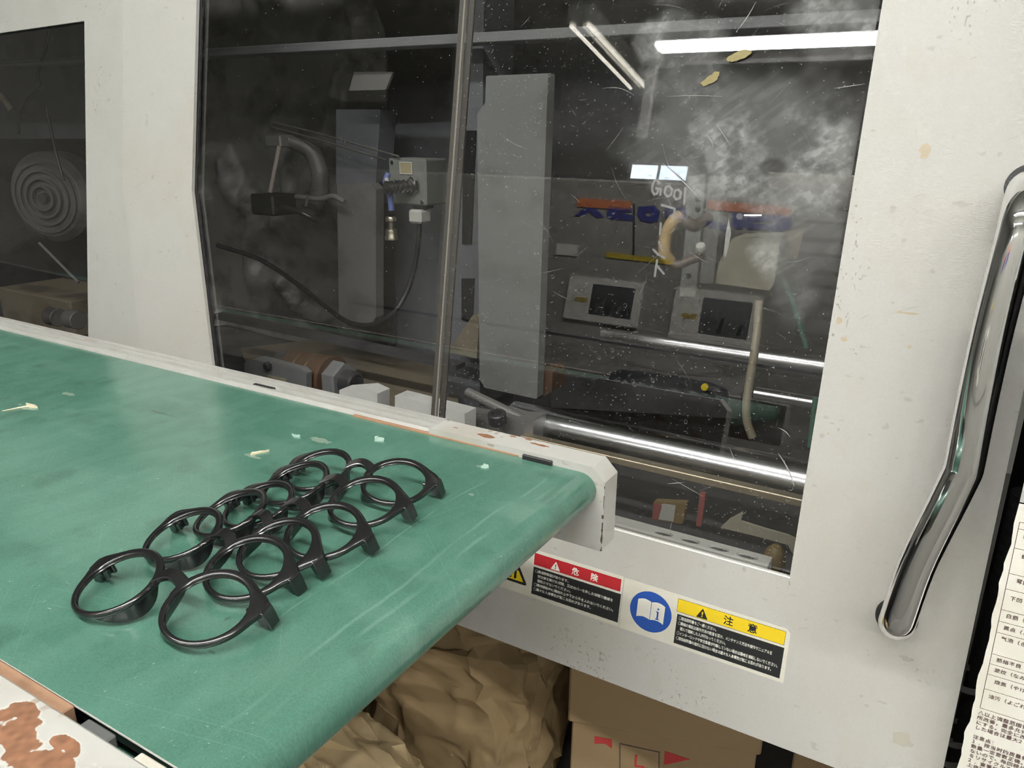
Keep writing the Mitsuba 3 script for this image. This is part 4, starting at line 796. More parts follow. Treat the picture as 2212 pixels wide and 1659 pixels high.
def nose_pad(sgn):
    # a fin hanging behind the inner lower quarter of the rim
    secs = []
    for t in np.linspace(0, 1, 22):
        a = math.radians(162+98*t); ca, sa = (math.cos(a), math.sin(a)) if sgn > 0 else (-math.cos(a), math.sin(a))
        dep = .0006+.0090*math.sin(math.pi*min(1, t)**.68)**1.3; th_ = .0030-.0012*abs(t-.4)
        r0, r1 = .0006, .0006+th_; sp = .0030*math.sin(math.pi*t)
        X = lambda r, z: (sgn*HS+(HW+r)*ca, (HH+r)*sa, z)
        secs.append([X(r0, -.0030), X(r1, -.0026), X(r1+sp*.4, -.0040-dep*.55), X(r1+sp-.0005, -.0040-dep*.94), X(r1+sp-.0011, -.0040-dep), X(r0+sp+.0006, -.0040-dep), X(r0+sp*.9, -.0040-dep*.90), X(r0+sp*.3, -.0040-dep*.5)])
    return bend(loft(secs))
def hinge(sgn):
    ms = []
    for dy in (-.0026, .0026):
        m = bbox(.0566, .0606, .0117+dy-.0013, .0117+dy+.0013, -.0108, -.0040, .0005); ms.append(m)
    m = cat(*ms); v = m.vertices.copy(); v[:, 0] *= sgn; m.vertices = v
    if sgn < 0: m.invert()
    return bend(m)
FR = [('rim', rim_mesh(-1)), ('rim', rim_mesh(1)), ('bridge', bridge()), ('nose_pad', nose_pad(-1)), ('nose_pad', nose_pad(1)), ('end_piece', end_piece(-1)), ('end_piece', end_piece(1)), ('hinge', hinge(-1)), ('hinge', hinge(1))]
PLY = [(n, mikit.ply(m, 'm_black_acetate', smooth=(40 if n != 'hinge' else False))) for n, m in FR]
# x, y, z, yaw, pitch, roll of each front as it lies
LIE = [(-0.3982, -0.5375, 0.8250, 0.1558, 0.2897, -0.0088),
       (-0.4157, -0.4842, 0.8251, -0.0900, 0.2857, 0.0043),
       (-0.4148, -0.4507, 0.8227, -0.2647, 0.3064, -0.0182),
       (-0.4057, -0.4231, 0.8235, -0.0703, 0.2915, -0.0175),
       (-0.4091, -0.3778, 0.8221, 0.0227, 0.2792, -0.0334),
       (-0.4128, -0.3406, 0.8192, 0.2151, 0.2614, -0.0106)]
ALLV = np.vstack([m.vertices for n, m in FR])
def settle(yaw, pit, rol, z):
    """how far the front must sink to touch the belt"""
    R_ = trimesh.transformations.rotation_matrix(pit, (1, 0, 0)) @ trimesh.transformations.rotation_matrix(rol, (0, 1, 0))
    return .8081-(z+(ALLV@R_[:3, :3].T)[:, 2].min())
NAMES = ['glossy black glasses frame without lenses lying on the belt, nearest the viewer', 'glossy black glasses frame on the belt, second from the viewer', 'glossy black glasses frame on the belt, third from the viewer, turned most to the right',
         'glossy black glasses frame on the belt, third from the far end of the pile', 'glossy black glasses frame on the belt, next to the farthest one', 'glossy black glasses frame on the belt, farthest from the viewer']
for (x, y, z, yaw, pit, rol), tx in zip(LIE, NAMES):
    t = key_of('glasses_frame'); lab(t, tx, 'glasses frame', 'black glasses frames lying on the green belt')
    z += settle(yaw, pit, rol, z)
    M = T().translate([x, y, z]).rotate([0, 0, 1], math.degrees(yaw)).rotate([1, 0, 0], math.degrees(pit)).rotate([0, 1, 0], math.degrees(rol))
    for n, d in PLY: scene[key_of(t+'__'+n)] = {**d, 'to_world': M}

# ------------------------------------------------------------------ inside the machine, seen through the windows
def slab(name, pts, th, m, label=None, category=None, r=.002, smooth=False, group=None):
    """an upright plate: outline points (x, y, z) at one depth, th metres thick away from the viewer"""
    p = np.array(pts); pl = Polygon(p[:, [0, 2]]); pl = pl.buffer(-r).buffer(r) if r else pl
    return add(name, upright(prism(pl, th), p[:, 1].mean()+th), m, smooth, label, category, group)
MH = 'machine_housing'
lab(MH, 'dark grey shell of the moulding machine behind the windows', 'machine body')
add(MH+'__back_panel', box(-2.7, .066, 1.12, 1.15, 0.1, 1.70), 'm_machine_dark', False)
add(MH+'__side_panel', box(-2.72, -2.70, .10, 1.15, 0.1, 1.70), 'm_machine_dark', False)
add(MH+'__side_panel', box(.066, .069, .115, 1.15, 0.46, 1.70), 'm_gap_black', False)
add(MH+'__roof_panel', box(-2.72, .069, .27, 1.15, 1.70, 1.72), 'm_machine_dark', False)
add(MH+'__bed', bbox(-2.7, .060, .12, 1.12, .46, .560, .004), 'm_machine_dark', False)
add(MH+'__base', bbox(-2.7, -.80, .42, 1.10, 0, .46, .004), 'm_machine_dark', False)

# oil-soaked sheet hanging at the back left
nx, nz = 90, 60
gx, gz = np.meshgrid(np.linspace(-2.12, -1.17, nx), np.linspace(.565, 1.66, nz))
pp = np.stack([gx*3.2, gz*3.2, gx*0+1.3], -1); ridg = np.abs(meshkit.fbm(pp*1.6, 4, 3)-.5)
gy = .62 + .10*(meshkit.fbm(pp, 3, 1)-.5) + .10*np.minimum(ridg, .09)/.09*.35
ii = (np.arange(nz-1)[:, None]*nx+np.arange(nx-1)[None]).ravel()
cf = np.vstack([np.stack([ii, ii+1, ii+nx+1], 1), np.stack([ii, ii+nx+1, ii+nx], 1)])
front_v = np.stack([gx, gy, gz], -1).reshape(-1, 3); back_v = front_v+np.array([0, .004, 0])
sh = trimesh.Trimesh(np.vstack([front_v, back_v]), np.vstack([cf, cf[:, ::-1]+nx*nz]), process=False)
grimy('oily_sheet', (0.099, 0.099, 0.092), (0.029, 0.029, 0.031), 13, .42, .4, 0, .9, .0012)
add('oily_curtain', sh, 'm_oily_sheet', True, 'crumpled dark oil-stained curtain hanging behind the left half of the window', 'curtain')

# columns and plates
slab('machine_column', [(-1.1552, 0.4700, 1.1375), (-1.0400, 0.4700, 1.1372), (-1.0592, 0.4700, 0.9970), (-1.1666, 0.4700, 0.9878)], .05, 'm_blue_grey', 'upper half of the dusty grey column in the left half of the window', 'machine column')
slab('guard_plate', [(-1.1454, 0.4500, 0.9916), (-1.0567, 0.4500, 0.9971), (-1.0430, 0.4500, 0.9870), (-1.0570, 0.4500, 0.7238), (-1.0693, 0.4500, 0.7071), (-1.1448, 0.4500, 0.7002), (-1.1609, 0.4500, 0.7156)], .025, 'm_dusty', 'dusty grey plate with rounded corners under the column', 'guard plate', .004)
slab('rear_platen', [(-1.1619, 0.6000, 1.1088), (-0.9512, 0.6000, 1.1174), (-0.9574, 0.6000, 0.5954), (-1.1503, 0.6000, 0.5848)], .12, 'm_blue_grey', 'broad blue-grey platen behind the switch box', 'platen', .004)
slab('rib_plate', [(-1.1593, 0.5800, 0.9428), (-1.1148, 0.5800, 0.9453), (-1.1186, 0.5800, 0.6247), (-1.1666, 0.5800, 0.6289)], .012, 'm_machine_dark', 'narrow dark upright strip left of the hanging cable', 'strip')
slab('tilted_plate', [(-1.0416, 0.4000, 1.2009), (-0.9502, 0.4000, 1.1987), (-0.9687, 0.4000, 1.1686), (-1.0562, 0.4000, 1.1681)], .006, 'm_alu_dull', 'small pale parallelogram plate near the top of the window', 'plate', .001)
slab('mold_half', [(-0.8075, 0.4200, 1.3306), (-0.7689, 0.4200, 1.3279), (-0.7785, 0.4200, 0.5845), (-0.8765, 0.4200, 0.5657)], .10, 'm_blue_grey', 'tall blue-grey block just right of the window joint', 'mould half', .004)
for a, tx in (([(-0.8103, 0.4170, 1.0997), (-0.7839, 0.4170, 1.1000), (-0.7945, 0.4170, 0.9015), (-0.8150, 0.4170, 0.8998)], 'upper dark slot'), ([(-0.8167, 0.4170, 0.8349), (-0.7887, 0.4170, 0.8378), (-0.7931, 0.4170, 0.7506), (-0.8174, 0.4170, 0.7564)], 'lower dark slot')):
    k_ = slab('mold_half__slot', a, .0025, 'm_gap_black', r=0); lab(k_, tx)
slab('wedge_plate', [(-0.8106, 0.3600, 0.7066), (-0.7536, 0.3600, 0.7844), (-0.7398, 0.3600, 0.7862), (-0.7458, 0.3600, 0.7033)], .02, 'm_tan_dull', 'tan wedge-shaped plate beside the foot of the tall grey cover', 'wedge plate', .001)
slab('cover_plate', [(-0.6890, 0.3000, 1.1802), (-0.5810, 0.3000, 1.1817), (-0.5868, 0.3000, 0.6725), (-0.6897, 0.3000, 0.6738), (-0.7012, 0.3000, 0.6871), (-0.7053, 0.3000, 1.1249), (-0.6907, 0.3000, 1.1413)], .022, 'm_dust_plate', 'tall flat grey cover plate in the middle of the window', 'cover plate', .003)
slab('rubber_stop', [(-0.6007, 0.3250, 0.7158), (-0.5715, 0.3250, 0.7190), (-0.5721, 0.3250, 0.6812), (-0.5975, 0.3250, 0.6632)], .05, 'm_rust_brown', 'brown stop behind the lower right corner of the tall grey cover plate', 'stop')

# chromed bars
def bar(name, x0, x1, y, z, r, m, label, category, group=None):
    b = lathe([(0, 0), (r-.001, 0), (r, .001), (r, x1-x0-.001), (r-.001, x1-x0), (0, x1-x0)], (x0, y, z), (1, 0, 0), 48); return add(name, b, m, 50, label, category, group)
bar('tie_bar', -.575, .062, .20, .671, .0285, 'm_tie', 'thick polished steel tie bar running along the bottom of the window, nearest the glass', 'tie bar')
bar('tie_bar', -.60, .062, .60, .7175, .0240, 'm_tie', 'shiny steel tie bar behind the reflected picture signs, right half of the window', 'tie bar')
bar('tie_bar', (-0.2766, 0.5000, 0.6851)[0], .062, .50, (-0.2381, 0.5000, 0.6831)[2], .0105, 'm_tie', 'short thin shiny rod under the rear tie bar at the right edge of the window', 'rod')
zr = (-0.2920, 0.1300, 0.6757)[2]
add('guide_rail', bbox(-.52, .060, .126, .142, zr-.006, zr+.004, .001), 'm_tan_metal', False, 'thin tan steel rail under the thick tie bar', 'rail')
zr2 = (-0.4826, 0.1700, 0.6220)[2]
add('lever_arm', tube([(-0.6399, 0.1700, 0.7120), (-0.5787, 0.1600, 0.7030), (-0.5119, 0.1600, 0.6853)], .0075, 12), 'm_alu_dull', 40, 'round grey lever slanting down to the left end of the thick tie bar', 'lever')
slab('bearing_bracket', [(-0.6286, 0.1400, 0.6882), (-0.5664, 0.1400, 0.7005), (-0.5385, 0.1400, 0.6973), (-0.5059, 0.1400, 0.7016), (-0.5061, 0.1400, 0.6419), (-0.6291, 0.1400, 0.6370)], .04, 'm_alu_dull', 'grey bracket at the left end of the thick tie bar', 'bracket')
c = np.array((-0.5534, 0.1200, 0.7006)); add('cap_screw', lathe([(0, 0), (.0125, 0), (.0135, .001), (.0135, .016), (.012, .0175), (.0075, .0175), (.0070, .010), (0, .010)], c-np.array([0, 0, .006]), (0, -.25, .97), 24), 'm_black_steel', 30, 'black socket-head cap screw on the bracket behind the conveyor end', 'screw')

# switch box with a spring plunger
B0 = [(-0.9852, 0.4200, 1.0485), (-0.8969, 0.4200, 1.0509), (-0.8972, 0.4200, 0.9621), (-0.9858, 0.4200, 0.9633)]
bx0, bx1, bz0, bz1 = B0[0][0], B0[1][0], B0[3][2], B0[0][2]
SW = 'switch_box'; lab(SW, 'small grey switch box with a name plate and a coiled metal plunger', 'switch box')
add(SW+'__body', bbox(bx0, bx1, .42, .49, bz0, bz1, .003), 'm_box_green', False)
nc = (-0.9416, 0.4200, 1.0313); add(SW+'__name_plate', bbox(nc[0]-.0135, nc[0]+.0135, .4185, .4200, nc[2]-.0100, nc[2]+.0100, .0004), 'm_brass_plate', False); lab(SW+'__name_plate', 'tiny yellowish name plate')
add(SW+'__name_plate__frame', cat(*[bbox(nc[0]+a-w, nc[0]+a+w, .4178, .4186, nc[2]+b-h, nc[2]+b+h, .0002) for a, b, w, h in ((0, .0105, .0145, .0009), (0, -.0105, .0145, .0009), (.0140, 0, .0009, .011), (-.0140, 0, .0009, .011))]), 'm_dull_white', False)
for q_ in ((-0.9750, 0.4180, 1.0404), (-0.9063, 0.4180, 0.9703)):
    add(SW+'__screw', lathe([(0, 0), (.0042, 0), (.0038, .0020), (0, .0026)], (q_[0], .4205, q_[2]), (0, -1, 0), 14), 'm_steel', 30)
s0 = np.array((-0.9256, 0.4190, 1.0007)); ax = np.array([-.42, -.90, -.06]); ax /= np.linalg.norm(ax)
prf = [(0, 0)]
for i in range(6): prf += [(.0085, .004+i*.0095), (.0125, .006+i*.0095), (.0125, .0095+i*.0095), (.0085, .0115+i*.0095)]
prf += [(.006, .060), (0, .060)]
add(SW+'__plunger', lathe(prf, s0, ax, 24), 'm_steel', 40); lab(SW+'__plunger', 'coiled steel plunger')
add(SW+'__nut', lathe([(0, 0), (.0175, 0), (.0175, .006), (0, .006)], s0-ax*.002, ax, 6), 'm_steel', False)
g0 = (-0.9227, 0.4300, 0.9417); add(SW+'__cable_gland', bbox(g0[0]-.015, g0[0]+.015, .415, .45, g0[2]-.012, g0[2]+.014, .004), 'm_dull_white', False); lab(SW+'__cable_gland', 'white plastic cable gland under the box')
add(SW+'__gland_neck', bbox(g0[0]-.012, g0[0]+.018, .425, .455, g0[2]+.0145, bz0+.002, .002), 'm_black', False)
cab = spline([(-0.9218, 0.4300, 0.9331), (-0.9252, 0.4300, 0.8958), (-0.9358, 0.4300, 0.8454), (-0.9492, 0.4200, 0.7950), (-0.9687, 0.4000, 0.7533), (-1.0238, 0.4000, 0.7223), (-1.0824, 0.4100, 0.7135), (-1.1349, 0.4300, 0.7146), (-1.2124, 0.4600, 0.7280), (-1.3029, 0.4700, 0.7665), (-1.4159, 0.4700, 0.8107), (-1.5543, 0.4700, 0.8314)], 70)
add('black_cable', tube(cab, .0052, 10), 'm_black', 60, 'black cable looping down from the switch box and away to the left', 'cable')
wire = spline([(-0.9703, 0.4000, 1.0200), (-0.9684, 0.3900, 1.0037), (-0.9594, 0.3900, 0.9838), (-0.9563, 0.3900, 0.9541)], 16)
add('blue_hose', tube(wire, .0058, 10), 'm_blue_plastic', 60, 'short blue air hose hanging left of the switch box', 'air hose')
add('blue_hose__collar', tube([(-0.9641, 0.3880, 1.0140), (-0.9626, 0.3880, 0.9990), (-0.9562, 0.3880, 0.9942)], .0042, 8), 'm_dull_white', 60); lab('blue_hose__collar', 'white collar')
b0 = np.array((-0.9580, 0.3900, 0.9428)); zc = np.array([0, 0, -1.0])
add('brass_coupling', lathe([(0, 0), (.009, 0), (.0105, .003), (.0105, .008), (.006, .010), (.006, .022), (.0105, .024), (.0115, .028), (.0115, .034), (.0135, .038), (.0135, .043), (0, .043)], b0, zc, 20), 'm_brass', 40, 'small brass coupling at the lower end of the blue hose', 'coupling')

# clamp with a pale rod in the dark left part
add('pale_rod', tube([(-1.2503, 0.4000, 1.0646), (-1.2862, 0.4000, 0.9720)], .0042, 10), 'm_rod_pink', 50, 'thin pale pinkish rod standing in the dark left part of the window', 'rod')
AR = 'clamp_arm'; lab(AR, 'dark curved clamp arm beside the pale rod', 'clamp arm')
add(AR+'__arm', tube(spline([(-1.2737, 0.4200, 1.0786), (-1.2422, 0.4400, 1.0698), (-1.2191, 0.4600, 1.0517), (-1.2015, 0.4600, 1.0150), (-1.2056, 0.4600, 0.9676), (-1.2326, 0.4600, 0.9325)], 30), np.interp(np.linspace(0, 1, 31), [0, .4, 1], [.012, .018, .020])[:len(spline([(-1.2737, 0.4200, 1.0786), (-1.2422, 0.4400, 1.0698), (-1.2191, 0.4600, 1.0517), (-1.2015, 0.4600, 1.0150), (-1.2056, 0.4600, 0.9676), (-1.2326, 0.4600, 0.9325)], 30))], 14), 'm_arm_grey', 60)
add(AR+'__head', bbox((-1.2786, 0.4200, 1.0821)[0]-.012, (-1.2520, 0.4200, 1.0825)[0]+.006, .40, .44, (-1.2755, 0.4200, 1.0620)[2], (-1.2728, 0.4200, 1.0859)[2], .003), 'm_alu_dull', False)
add(AR+'__foot', bbox((-1.3394, 0.4200, 0.9518)[0], (-1.2711, 0.4200, 0.9554)[0], .39, .46, (-1.3188, 0.4200, 0.9236)[2], (-1.3138, 0.4200, 0.9666)[2], .004), 'm_black', False)
add(AR+'__hose', tube(spline([(-1.2373, 0.3800, 0.9448), (-1.1947, 0.3800, 0.9408), (-1.1698, 0.3900, 0.9295), (-1.1620, 0.4100, 0.9191)], 20), .0060, 10), 'm_black_gloss', 60)
add(AR+'__pin', tube([(-1.1795, 0.4000, 0.9724), (-1.1868, 0.4000, 0.9490)], .0032, 8), 'm_steel', 50)
add('bent_lever', tube(spline([(-1.2327, 0.4200, 0.9640), (-1.1678, 0.4200, 0.9626), (-1.1294, 0.4200, 0.9701), (-1.0993, 0.4200, 0.9607)], 16), .0055, 10), 'm_alu_dull', 50, 'short bent grey lever in front of the dusty column', 'lever')
for i, (a, b) in enumerate((([(-1.2939, 0.4300, 1.1112), (-1.1542, 0.4300, 1.0874), (-0.9606, 0.4200, 1.0517)]), ([(-1.3015, 0.4300, 1.1039), (-1.1550, 0.4300, 1.0768), (-0.9831, 0.4200, 1.0443)]))[:0]): pass
for a, tx in ((((-1.2939, 0.4300, 1.1112), (-1.1480, 0.4300, 1.0866), (-0.9544, 0.4150, 1.0519)), 'upper of two thin grey tubes running to the switch box'), (((-1.3017, 0.4300, 1.1021), (-1.1551, 0.4300, 1.0759), (-0.9835, 0.4150, 1.0444)), 'lower of two thin grey tubes running to the switch box')):
    add('thin_tube', tube(spline(a, 12), .0020, 8), 'm_arm_grey', 60, tx, 'tube')

# drive end low on the left: bracket, copper spacers, nut
slab('motor_bracket', [(-1.1788, 0.2000, 0.6666), (-1.1360, 0.2000, 0.6836), (-1.0255, 0.2000, 0.6796), (-1.0146, 0.2000, 0.6725), (-1.0184, 0.2000, 0.6323), (-1.1875, 0.2000, 0.6015)], .014, 'm_machine_grey', 'grey cast bracket with one bolt, low in the left part of the window', 'bracket', .004)
q_ = (-1.1115, 0.2000, 0.6710); add('motor_bracket__bolt', lathe([(0, 0), (.009, 0), (.009, .006), (.006, .010), (0, .010)], (q_[0], .2005, q_[2]), (0, -1, 0), 6), 'm_black_steel', False)
a_ = (-1.1160, 0.1985, 0.6503); b_ = (-1.0687, 0.1985, 0.6474); add('motor_bracket__tag', bbox(a_[0], b_[0], .1975, .1998, b_[2]-.004, a_[2]+.002, .0004), 'm_brass_plate', False)
SP = 'spacer_stack'; lab(SP, 'stack of copper-brown spacer rings with a grey nut on a shaft', 'spacer stack')
ca = np.array((-0.9891, 0.2600, 0.6464)); R_ = .0420; ux = np.array([1.0, 0, 0])
add(SP+'__collar', lathe([(0, 0), (R_*.86, 0), (R_*.86, .03), (0, .03)], ca-ux*.150, ux, 40), 'm_arm_grey', 40)
for i in range(3): add(SP+'__ring', lathe([(0, 0), (R_-.0015, 0), (R_, .0015), (R_, .0295), (R_-.0015, .031), (0, .031)], ca-ux*(.120-.0315*i), ux, 44), 'm_copper', 35)
add(SP+'__washer', lathe([(0, 0), (R_*1.06, 0), (R_*1.06, .007), (0, .007)], ca-ux*.0245, ux, 44), 'm_rust_brown', 35)
add(SP+'__nut', lathe([(0, 0), (R_*.86, 0), (R_*.90, .002), (R_*.90, .026), (R_*.84, .030), (0, .030)], ca-ux*.0170, ux, 6), 'm_machine_grey', False)
add(SP+'__shaft_end', lathe([(0, 0), (R_*.55, 0), (R_*.55, .024), (R_*.46, .027), (R_*.40, .027), (R_*.38, .016), (0, .016)], ca+ux*.0135, ux, 32), 'm_black_steel', 35)
slab('white_block', [(-0.8321, 0.0900, 0.7038), (-0.7768, 0.0900, 0.7168), (-0.7539, 0.0900, 0.7118), (-0.7552, 0.0900, 0.6696), (-0.8355, 0.0900, 0.6575)], .03, 'm_pale_steel', 'pale steel block with a sloping top, behind the conveyor rail', 'block', .001)
slab('white_block', [(-0.7193, 0.0900, 0.7151), (-0.5916, 0.0900, 0.7110), (-0.5920, 0.0900, 0.6626), (-0.7218, 0.0900, 0.6572)], .03, 'm_pale_steel', 'long pale steel block left of the black cap screw', 'block', .001)
tr = [(-1.4614, 0.4306, 0.6000), (-1.3433, 0.6336, 0.6000), (-0.9651, 0.6206, 0.6000), (-0.7540, 0.3104, 0.6000), (-1.1452, 0.1990, 0.6000)]
m = prism([(a[0], a[1]) for a in tr], .006); m.apply_translation((0, 0, .594)); add('drip_tray', m, 'm_tan_dull', False, 'dirty tan drip tray under the hanging cable', 'drip tray')
slab('long_ledge', [(-1.4170, 0.3300, 0.7081), (-0.7714, 0.3300, 0.6934), (-0.7715, 0.3300, 0.6846), (-1.4189, 0.3300, 0.6964)], .03, 'm_machine_dark', 'dark ledge running across the left part of the window', 'ledge', 0)

# right half: post, box, hoses
slab('mounting_post', [(-0.4314, 0.5200, 1.0336), (-0.3985, 0.5200, 1.0363), (-0.3986, 0.5200, 0.9763), (-0.3979, 0.5200, 0.8317), (-0.4268, 0.5200, 0.8284), (-0.4256, 0.5200, 0.9446)], .05, 'm_dust_plate', 'slim grey post with a black cap, right half of the window', 'post', .001)
c = np.array((-0.4220, 0.5400, 1.0339)); add('mounting_post__cap', lathe([(0, 0), (.022, 0), (.0225, .002), (.0225, .008), (.018, .010), (0, .010)], c, (0, 0, 1), 28), 'm_black', 40)
for q_ in ((-0.4084, 0.5180, 0.9956), (-0.4070, 0.5180, 0.9790), (-0.4134, 0.5180, 0.8659)): add('mounting_post__hole', lathe([(0, 0), (.0045, 0), (.0045, .001), (0, .001)], (q_[0], .5192, q_[2]), (0, -1, 0), 16), 'm_gap_black', False)
slab('sensor_box', [(-0.3989, 0.5300, 1.0322), (-0.3657, 0.5300, 1.0334), (-0.3669, 0.5300, 1.0060), (-0.3731, 0.5300, 0.9982), (-0.3732, 0.5300, 0.9664), (-0.3959, 0.5300, 0.9650)], .05, 'm_dust_plate', 'grey stepped box beside the post with the black cap', 'sensor box', .001)
slab('side_post', [(-0.3975, 0.5300, 0.9649), (-0.3710, 0.5300, 0.9681), (-0.3722, 0.5300, 0.8555), (-0.3964, 0.5300, 0.8530)], .03, 'm_dust_plate2', 'shorter grey upright right of the slim post', 'post', .001)
slab('beige_cover', [(-0.3264, 0.4500, 0.9446), (-0.2530, 0.4500, 0.9523), (-0.2552, 0.4500, 0.8803), (-0.2609, 0.4500, 0.8681), (-0.3467, 0.4500, 0.8707), (-0.3444, 0.4500, 0.9022)], .07, 'm_beige_cover', 'square beige cover with a ragged lower corner, right half of the window', 'cover', .004)
slab('tape_band', [(-0.2620, 0.5000, 0.9544), (-0.2292, 0.5000, 0.9610), (-0.2345, 0.5000, 0.9131), (-0.2577, 0.5000, 0.9169)], .01, 'm_tan_dull', 'tan plate at the right of the beige cover', 'plate', .002)
hs = spline([(-0.3964, 0.4000, 0.9786), (-0.4055, 0.3900, 0.9690), (-0.4142, 0.3900, 0.9457), (-0.4139, 0.3900, 0.9220), (-0.4081, 0.4000, 0.9081)], 28)
add('yellow_hose', tube(hs, .0098, 16), 'm_hose_yellow', 60, 'bent ochre rubber hose in the right half of the window', 'hose')
add('yellow_hose__fitting', tube(spline([(-0.3992, 0.4000, 0.9770), (-0.3846, 0.4000, 0.9695), (-0.3741, 0.4100, 0.9637), (-0.3645, 0.4400, 0.9745)], 16), [.009]*3+[.0135]*5+[.006]*7 if False else .0095, 12), 'm_rust_dark', 60)
add('yellow_hose__fitting', tube(spline([(-0.4095, 0.4000, 0.9065), (-0.3940, 0.4000, 0.9028), (-0.3791, 0.4100, 0.9102), (-0.3577, 0.4200, 0.9181)], 16), .0070, 12), 'm_rust_dark', 60)
add('yellow_hose__valve_knob', lathe([(0, 0), (.008, 0), (.009, .004), (.007, .010), (0, .010)], (-0.3590, 0.4000, 0.9290), (0, -.6, .8), 14), 'm_dull_white', 40)
add('beige_hose', tube(spline([(-0.2502, 0.3400, 0.8725), (-0.2463, 0.3300, 0.8409), (-0.2421, 0.3100, 0.8049), (-0.2423, 0.3000, 0.7626), (-0.2406, 0.2900, 0.7272), (-0.2361, 0.2900, 0.7033), (-0.2268, 0.2900, 0.6838)], 40), .0062, 12), 'm_hose_beige', 60, 'thin beige hose hanging down in front of the tie bars', 'hose')
add('white_tag', upright(prism(Polygon([((-0.3209, 0.4000, 0.9792)[0], (-0.3209, 0.4000, 0.9792)[2]), ((-0.3152, 0.4000, 0.9570)[0], (-0.3152, 0.4000, 0.9570)[2]), ((-0.3169, 0.4000, 0.9381)[0], (-0.3169, 0.4000, 0.9381)[2]), ((-0.3195, 0.4000, 0.9211)[0], (-0.3195, 0.4000, 0.9211)[2]), ((-0.3234, 0.4000, 0.9257)[0], (-0.3234, 0.4000, 0.9257)[2]), ((-0.3232, 0.4000, 0.9598)[0], (-0.3232, 0.4000, 0.9598)[2])]), .002), .40), 'm_dull_white', False, 'narrow white plastic tag hanging left of the beige cover', 'tag')
for pts, tx in ((((-0.2536, 0.5000, 0.8817), (-0.2336, 0.5000, 0.8464), (-0.2178, 0.5000, 0.8104), (-0.2031, 0.5000, 0.7725)), 'upper green wire at the right edge of the window'), (((-0.1579, 0.3500, 0.7392), (-0.1572, 0.3500, 0.7037), (-0.1562, 0.3500, 0.6639)), 'lower green wire at the right edge of the window')):
    add('green_wire', tube(spline(pts, 16), .0042, 8), 'm_green_plastic', 60, tx, 'wire')
add('metal_valve', cat(lathe([(0, 0), (.006, 0), (.007, .003), (.005, .012), (0, .012)], (-0.3079, 0.4200, 0.9825), (0, -1, 0), 12), tube([(-0.3097, 0.4200, 0.9865), (-0.3073, 0.4200, 0.9770)], .0035, 8), tube([(-0.3052, 0.4150, 0.9831), (-0.2766, 0.4150, 0.9848)], .0028, 8)), 'm_steel', 40, 'small bright steel valve with a pin right of the post', 'valve')
RB = 'ribbed_bellows'; lab(RB, 'black ribbed bellows at the right edge of the window', 'bellows')
z0, z1 = (-0.1965, 0.6200, 0.7725)[2], (-0.2379, 0.6200, 1.0940)[2]
for i in range(12):
    za = z0+(z1-z0)*i/12; add(RB+'__fold', bbox((-0.2673, 0.6200, 0.9422)[0], .058, .60+.012*(i % 2), .68, za, za+(z1-z0)/12-.002, .004), 'm_machine_dark', False)
blob = trimesh.creation.icosphere(3); v = blob.vertices.copy(); ctr = np.array((-0.3885, 0.4000, 0.7379)); v = v*np.array([.085, .03, .017])*(1+.25*(meshkit.fbm(v*2.3, 3, 5)-.5)[:, None]); v[:, 2] = np.where(v[:, 2] > 0, v[:, 2], v[:, 2]*.6); blob.vertices = v+ctr
add('black_rag', blob, 'm_rag', True, 'black oily rag lying under the rear tie bar', 'rag')
slab('dark_block', [(-0.6752, 0.5200, 0.6374), (-0.3039, 0.5200, 0.6711), (-0.2992, 0.5200, 0.6249), (-0.6732, 0.5200, 0.5745)], .2, 'm_machine_dark', 'dark machine block between the two long tie bars', 'machine block', .002)
add('yellow_plug', lathe([(0, 0), (.006, 0), (.007, .002), (.006, .008), (0, .009)], (-0.3635, 0.5100, 0.6752), (0, -1, .2), 14), 'm_print_yellow', 40, 'small yellow plug between the tie bars', 'plug')
# odds and ends in the bottom of the guard
CB = 'product_carton'; lab(CB, 'small red, white and yellow carton lying behind the bottom of the window', 'carton')
k_ = slab(CB+'__box', [(-0.3095, 0.1200, 0.6315), (-0.2656, 0.1200, 0.6405), (-0.2681, 0.1200, 0.6101), (-0.3102, 0.1200, 0.6052)], .012, 'm_ochre', r=.001); lab(k_, 'yellow carton')
slab(CB+'__white_panel', [(-0.2969, 0.1190, 0.6326), (-0.2792, 0.1190, 0.6346), (-0.2799, 0.1190, 0.6107), (-0.3009, 0.1190, 0.6082)], .0008, 'm_carton_white', r=0)
slab(CB+'__red_panel', [(-0.3084, 0.1190, 0.6302), (-0.2975, 0.1190, 0.6317), (-0.3016, 0.1190, 0.6080), (-0.3093, 0.1190, 0.6066)], .0008, 'm_dull_red', r=0)
slab('red_strip', [(-0.2461, 0.1100, 0.6656), (-0.2390, 0.1100, 0.6661), (-0.2407, 0.1100, 0.6184), (-0.2474, 0.1100, 0.6178)], .004, 'm_dull_red', 'dull red plastic strip standing behind the bottom of the window', 'strip', .001)
slab('broken_panel', [(-0.2112, 0.0900, 0.6347), (-0.2016, 0.0900, 0.6489), (-0.1861, 0.0900, 0.6632), (-0.1876, 0.0900, 0.6503), (-0.1595, 0.0900, 0.6482), (-0.1324, 0.0900, 0.6473), (-0.1204, 0.0900, 0.6447), (-0.1245, 0.0900, 0.6348), (-0.1637, 0.0900, 0.6357)], .004, 'm_beige_cover', 'broken beige panel lying behind the lower right of the window', 'broken panel', .0005)
slab('broken_panel', [(-0.1296, 0.0800, 0.6412), (-0.1093, 0.0800, 0.6551), (-0.1101, 0.0800, 0.6318), (-0.1220, 0.0800, 0.6306)], .004, 'm_beige_cover', 'small beige shard at the right end of the broken panel', 'broken panel', .0005)
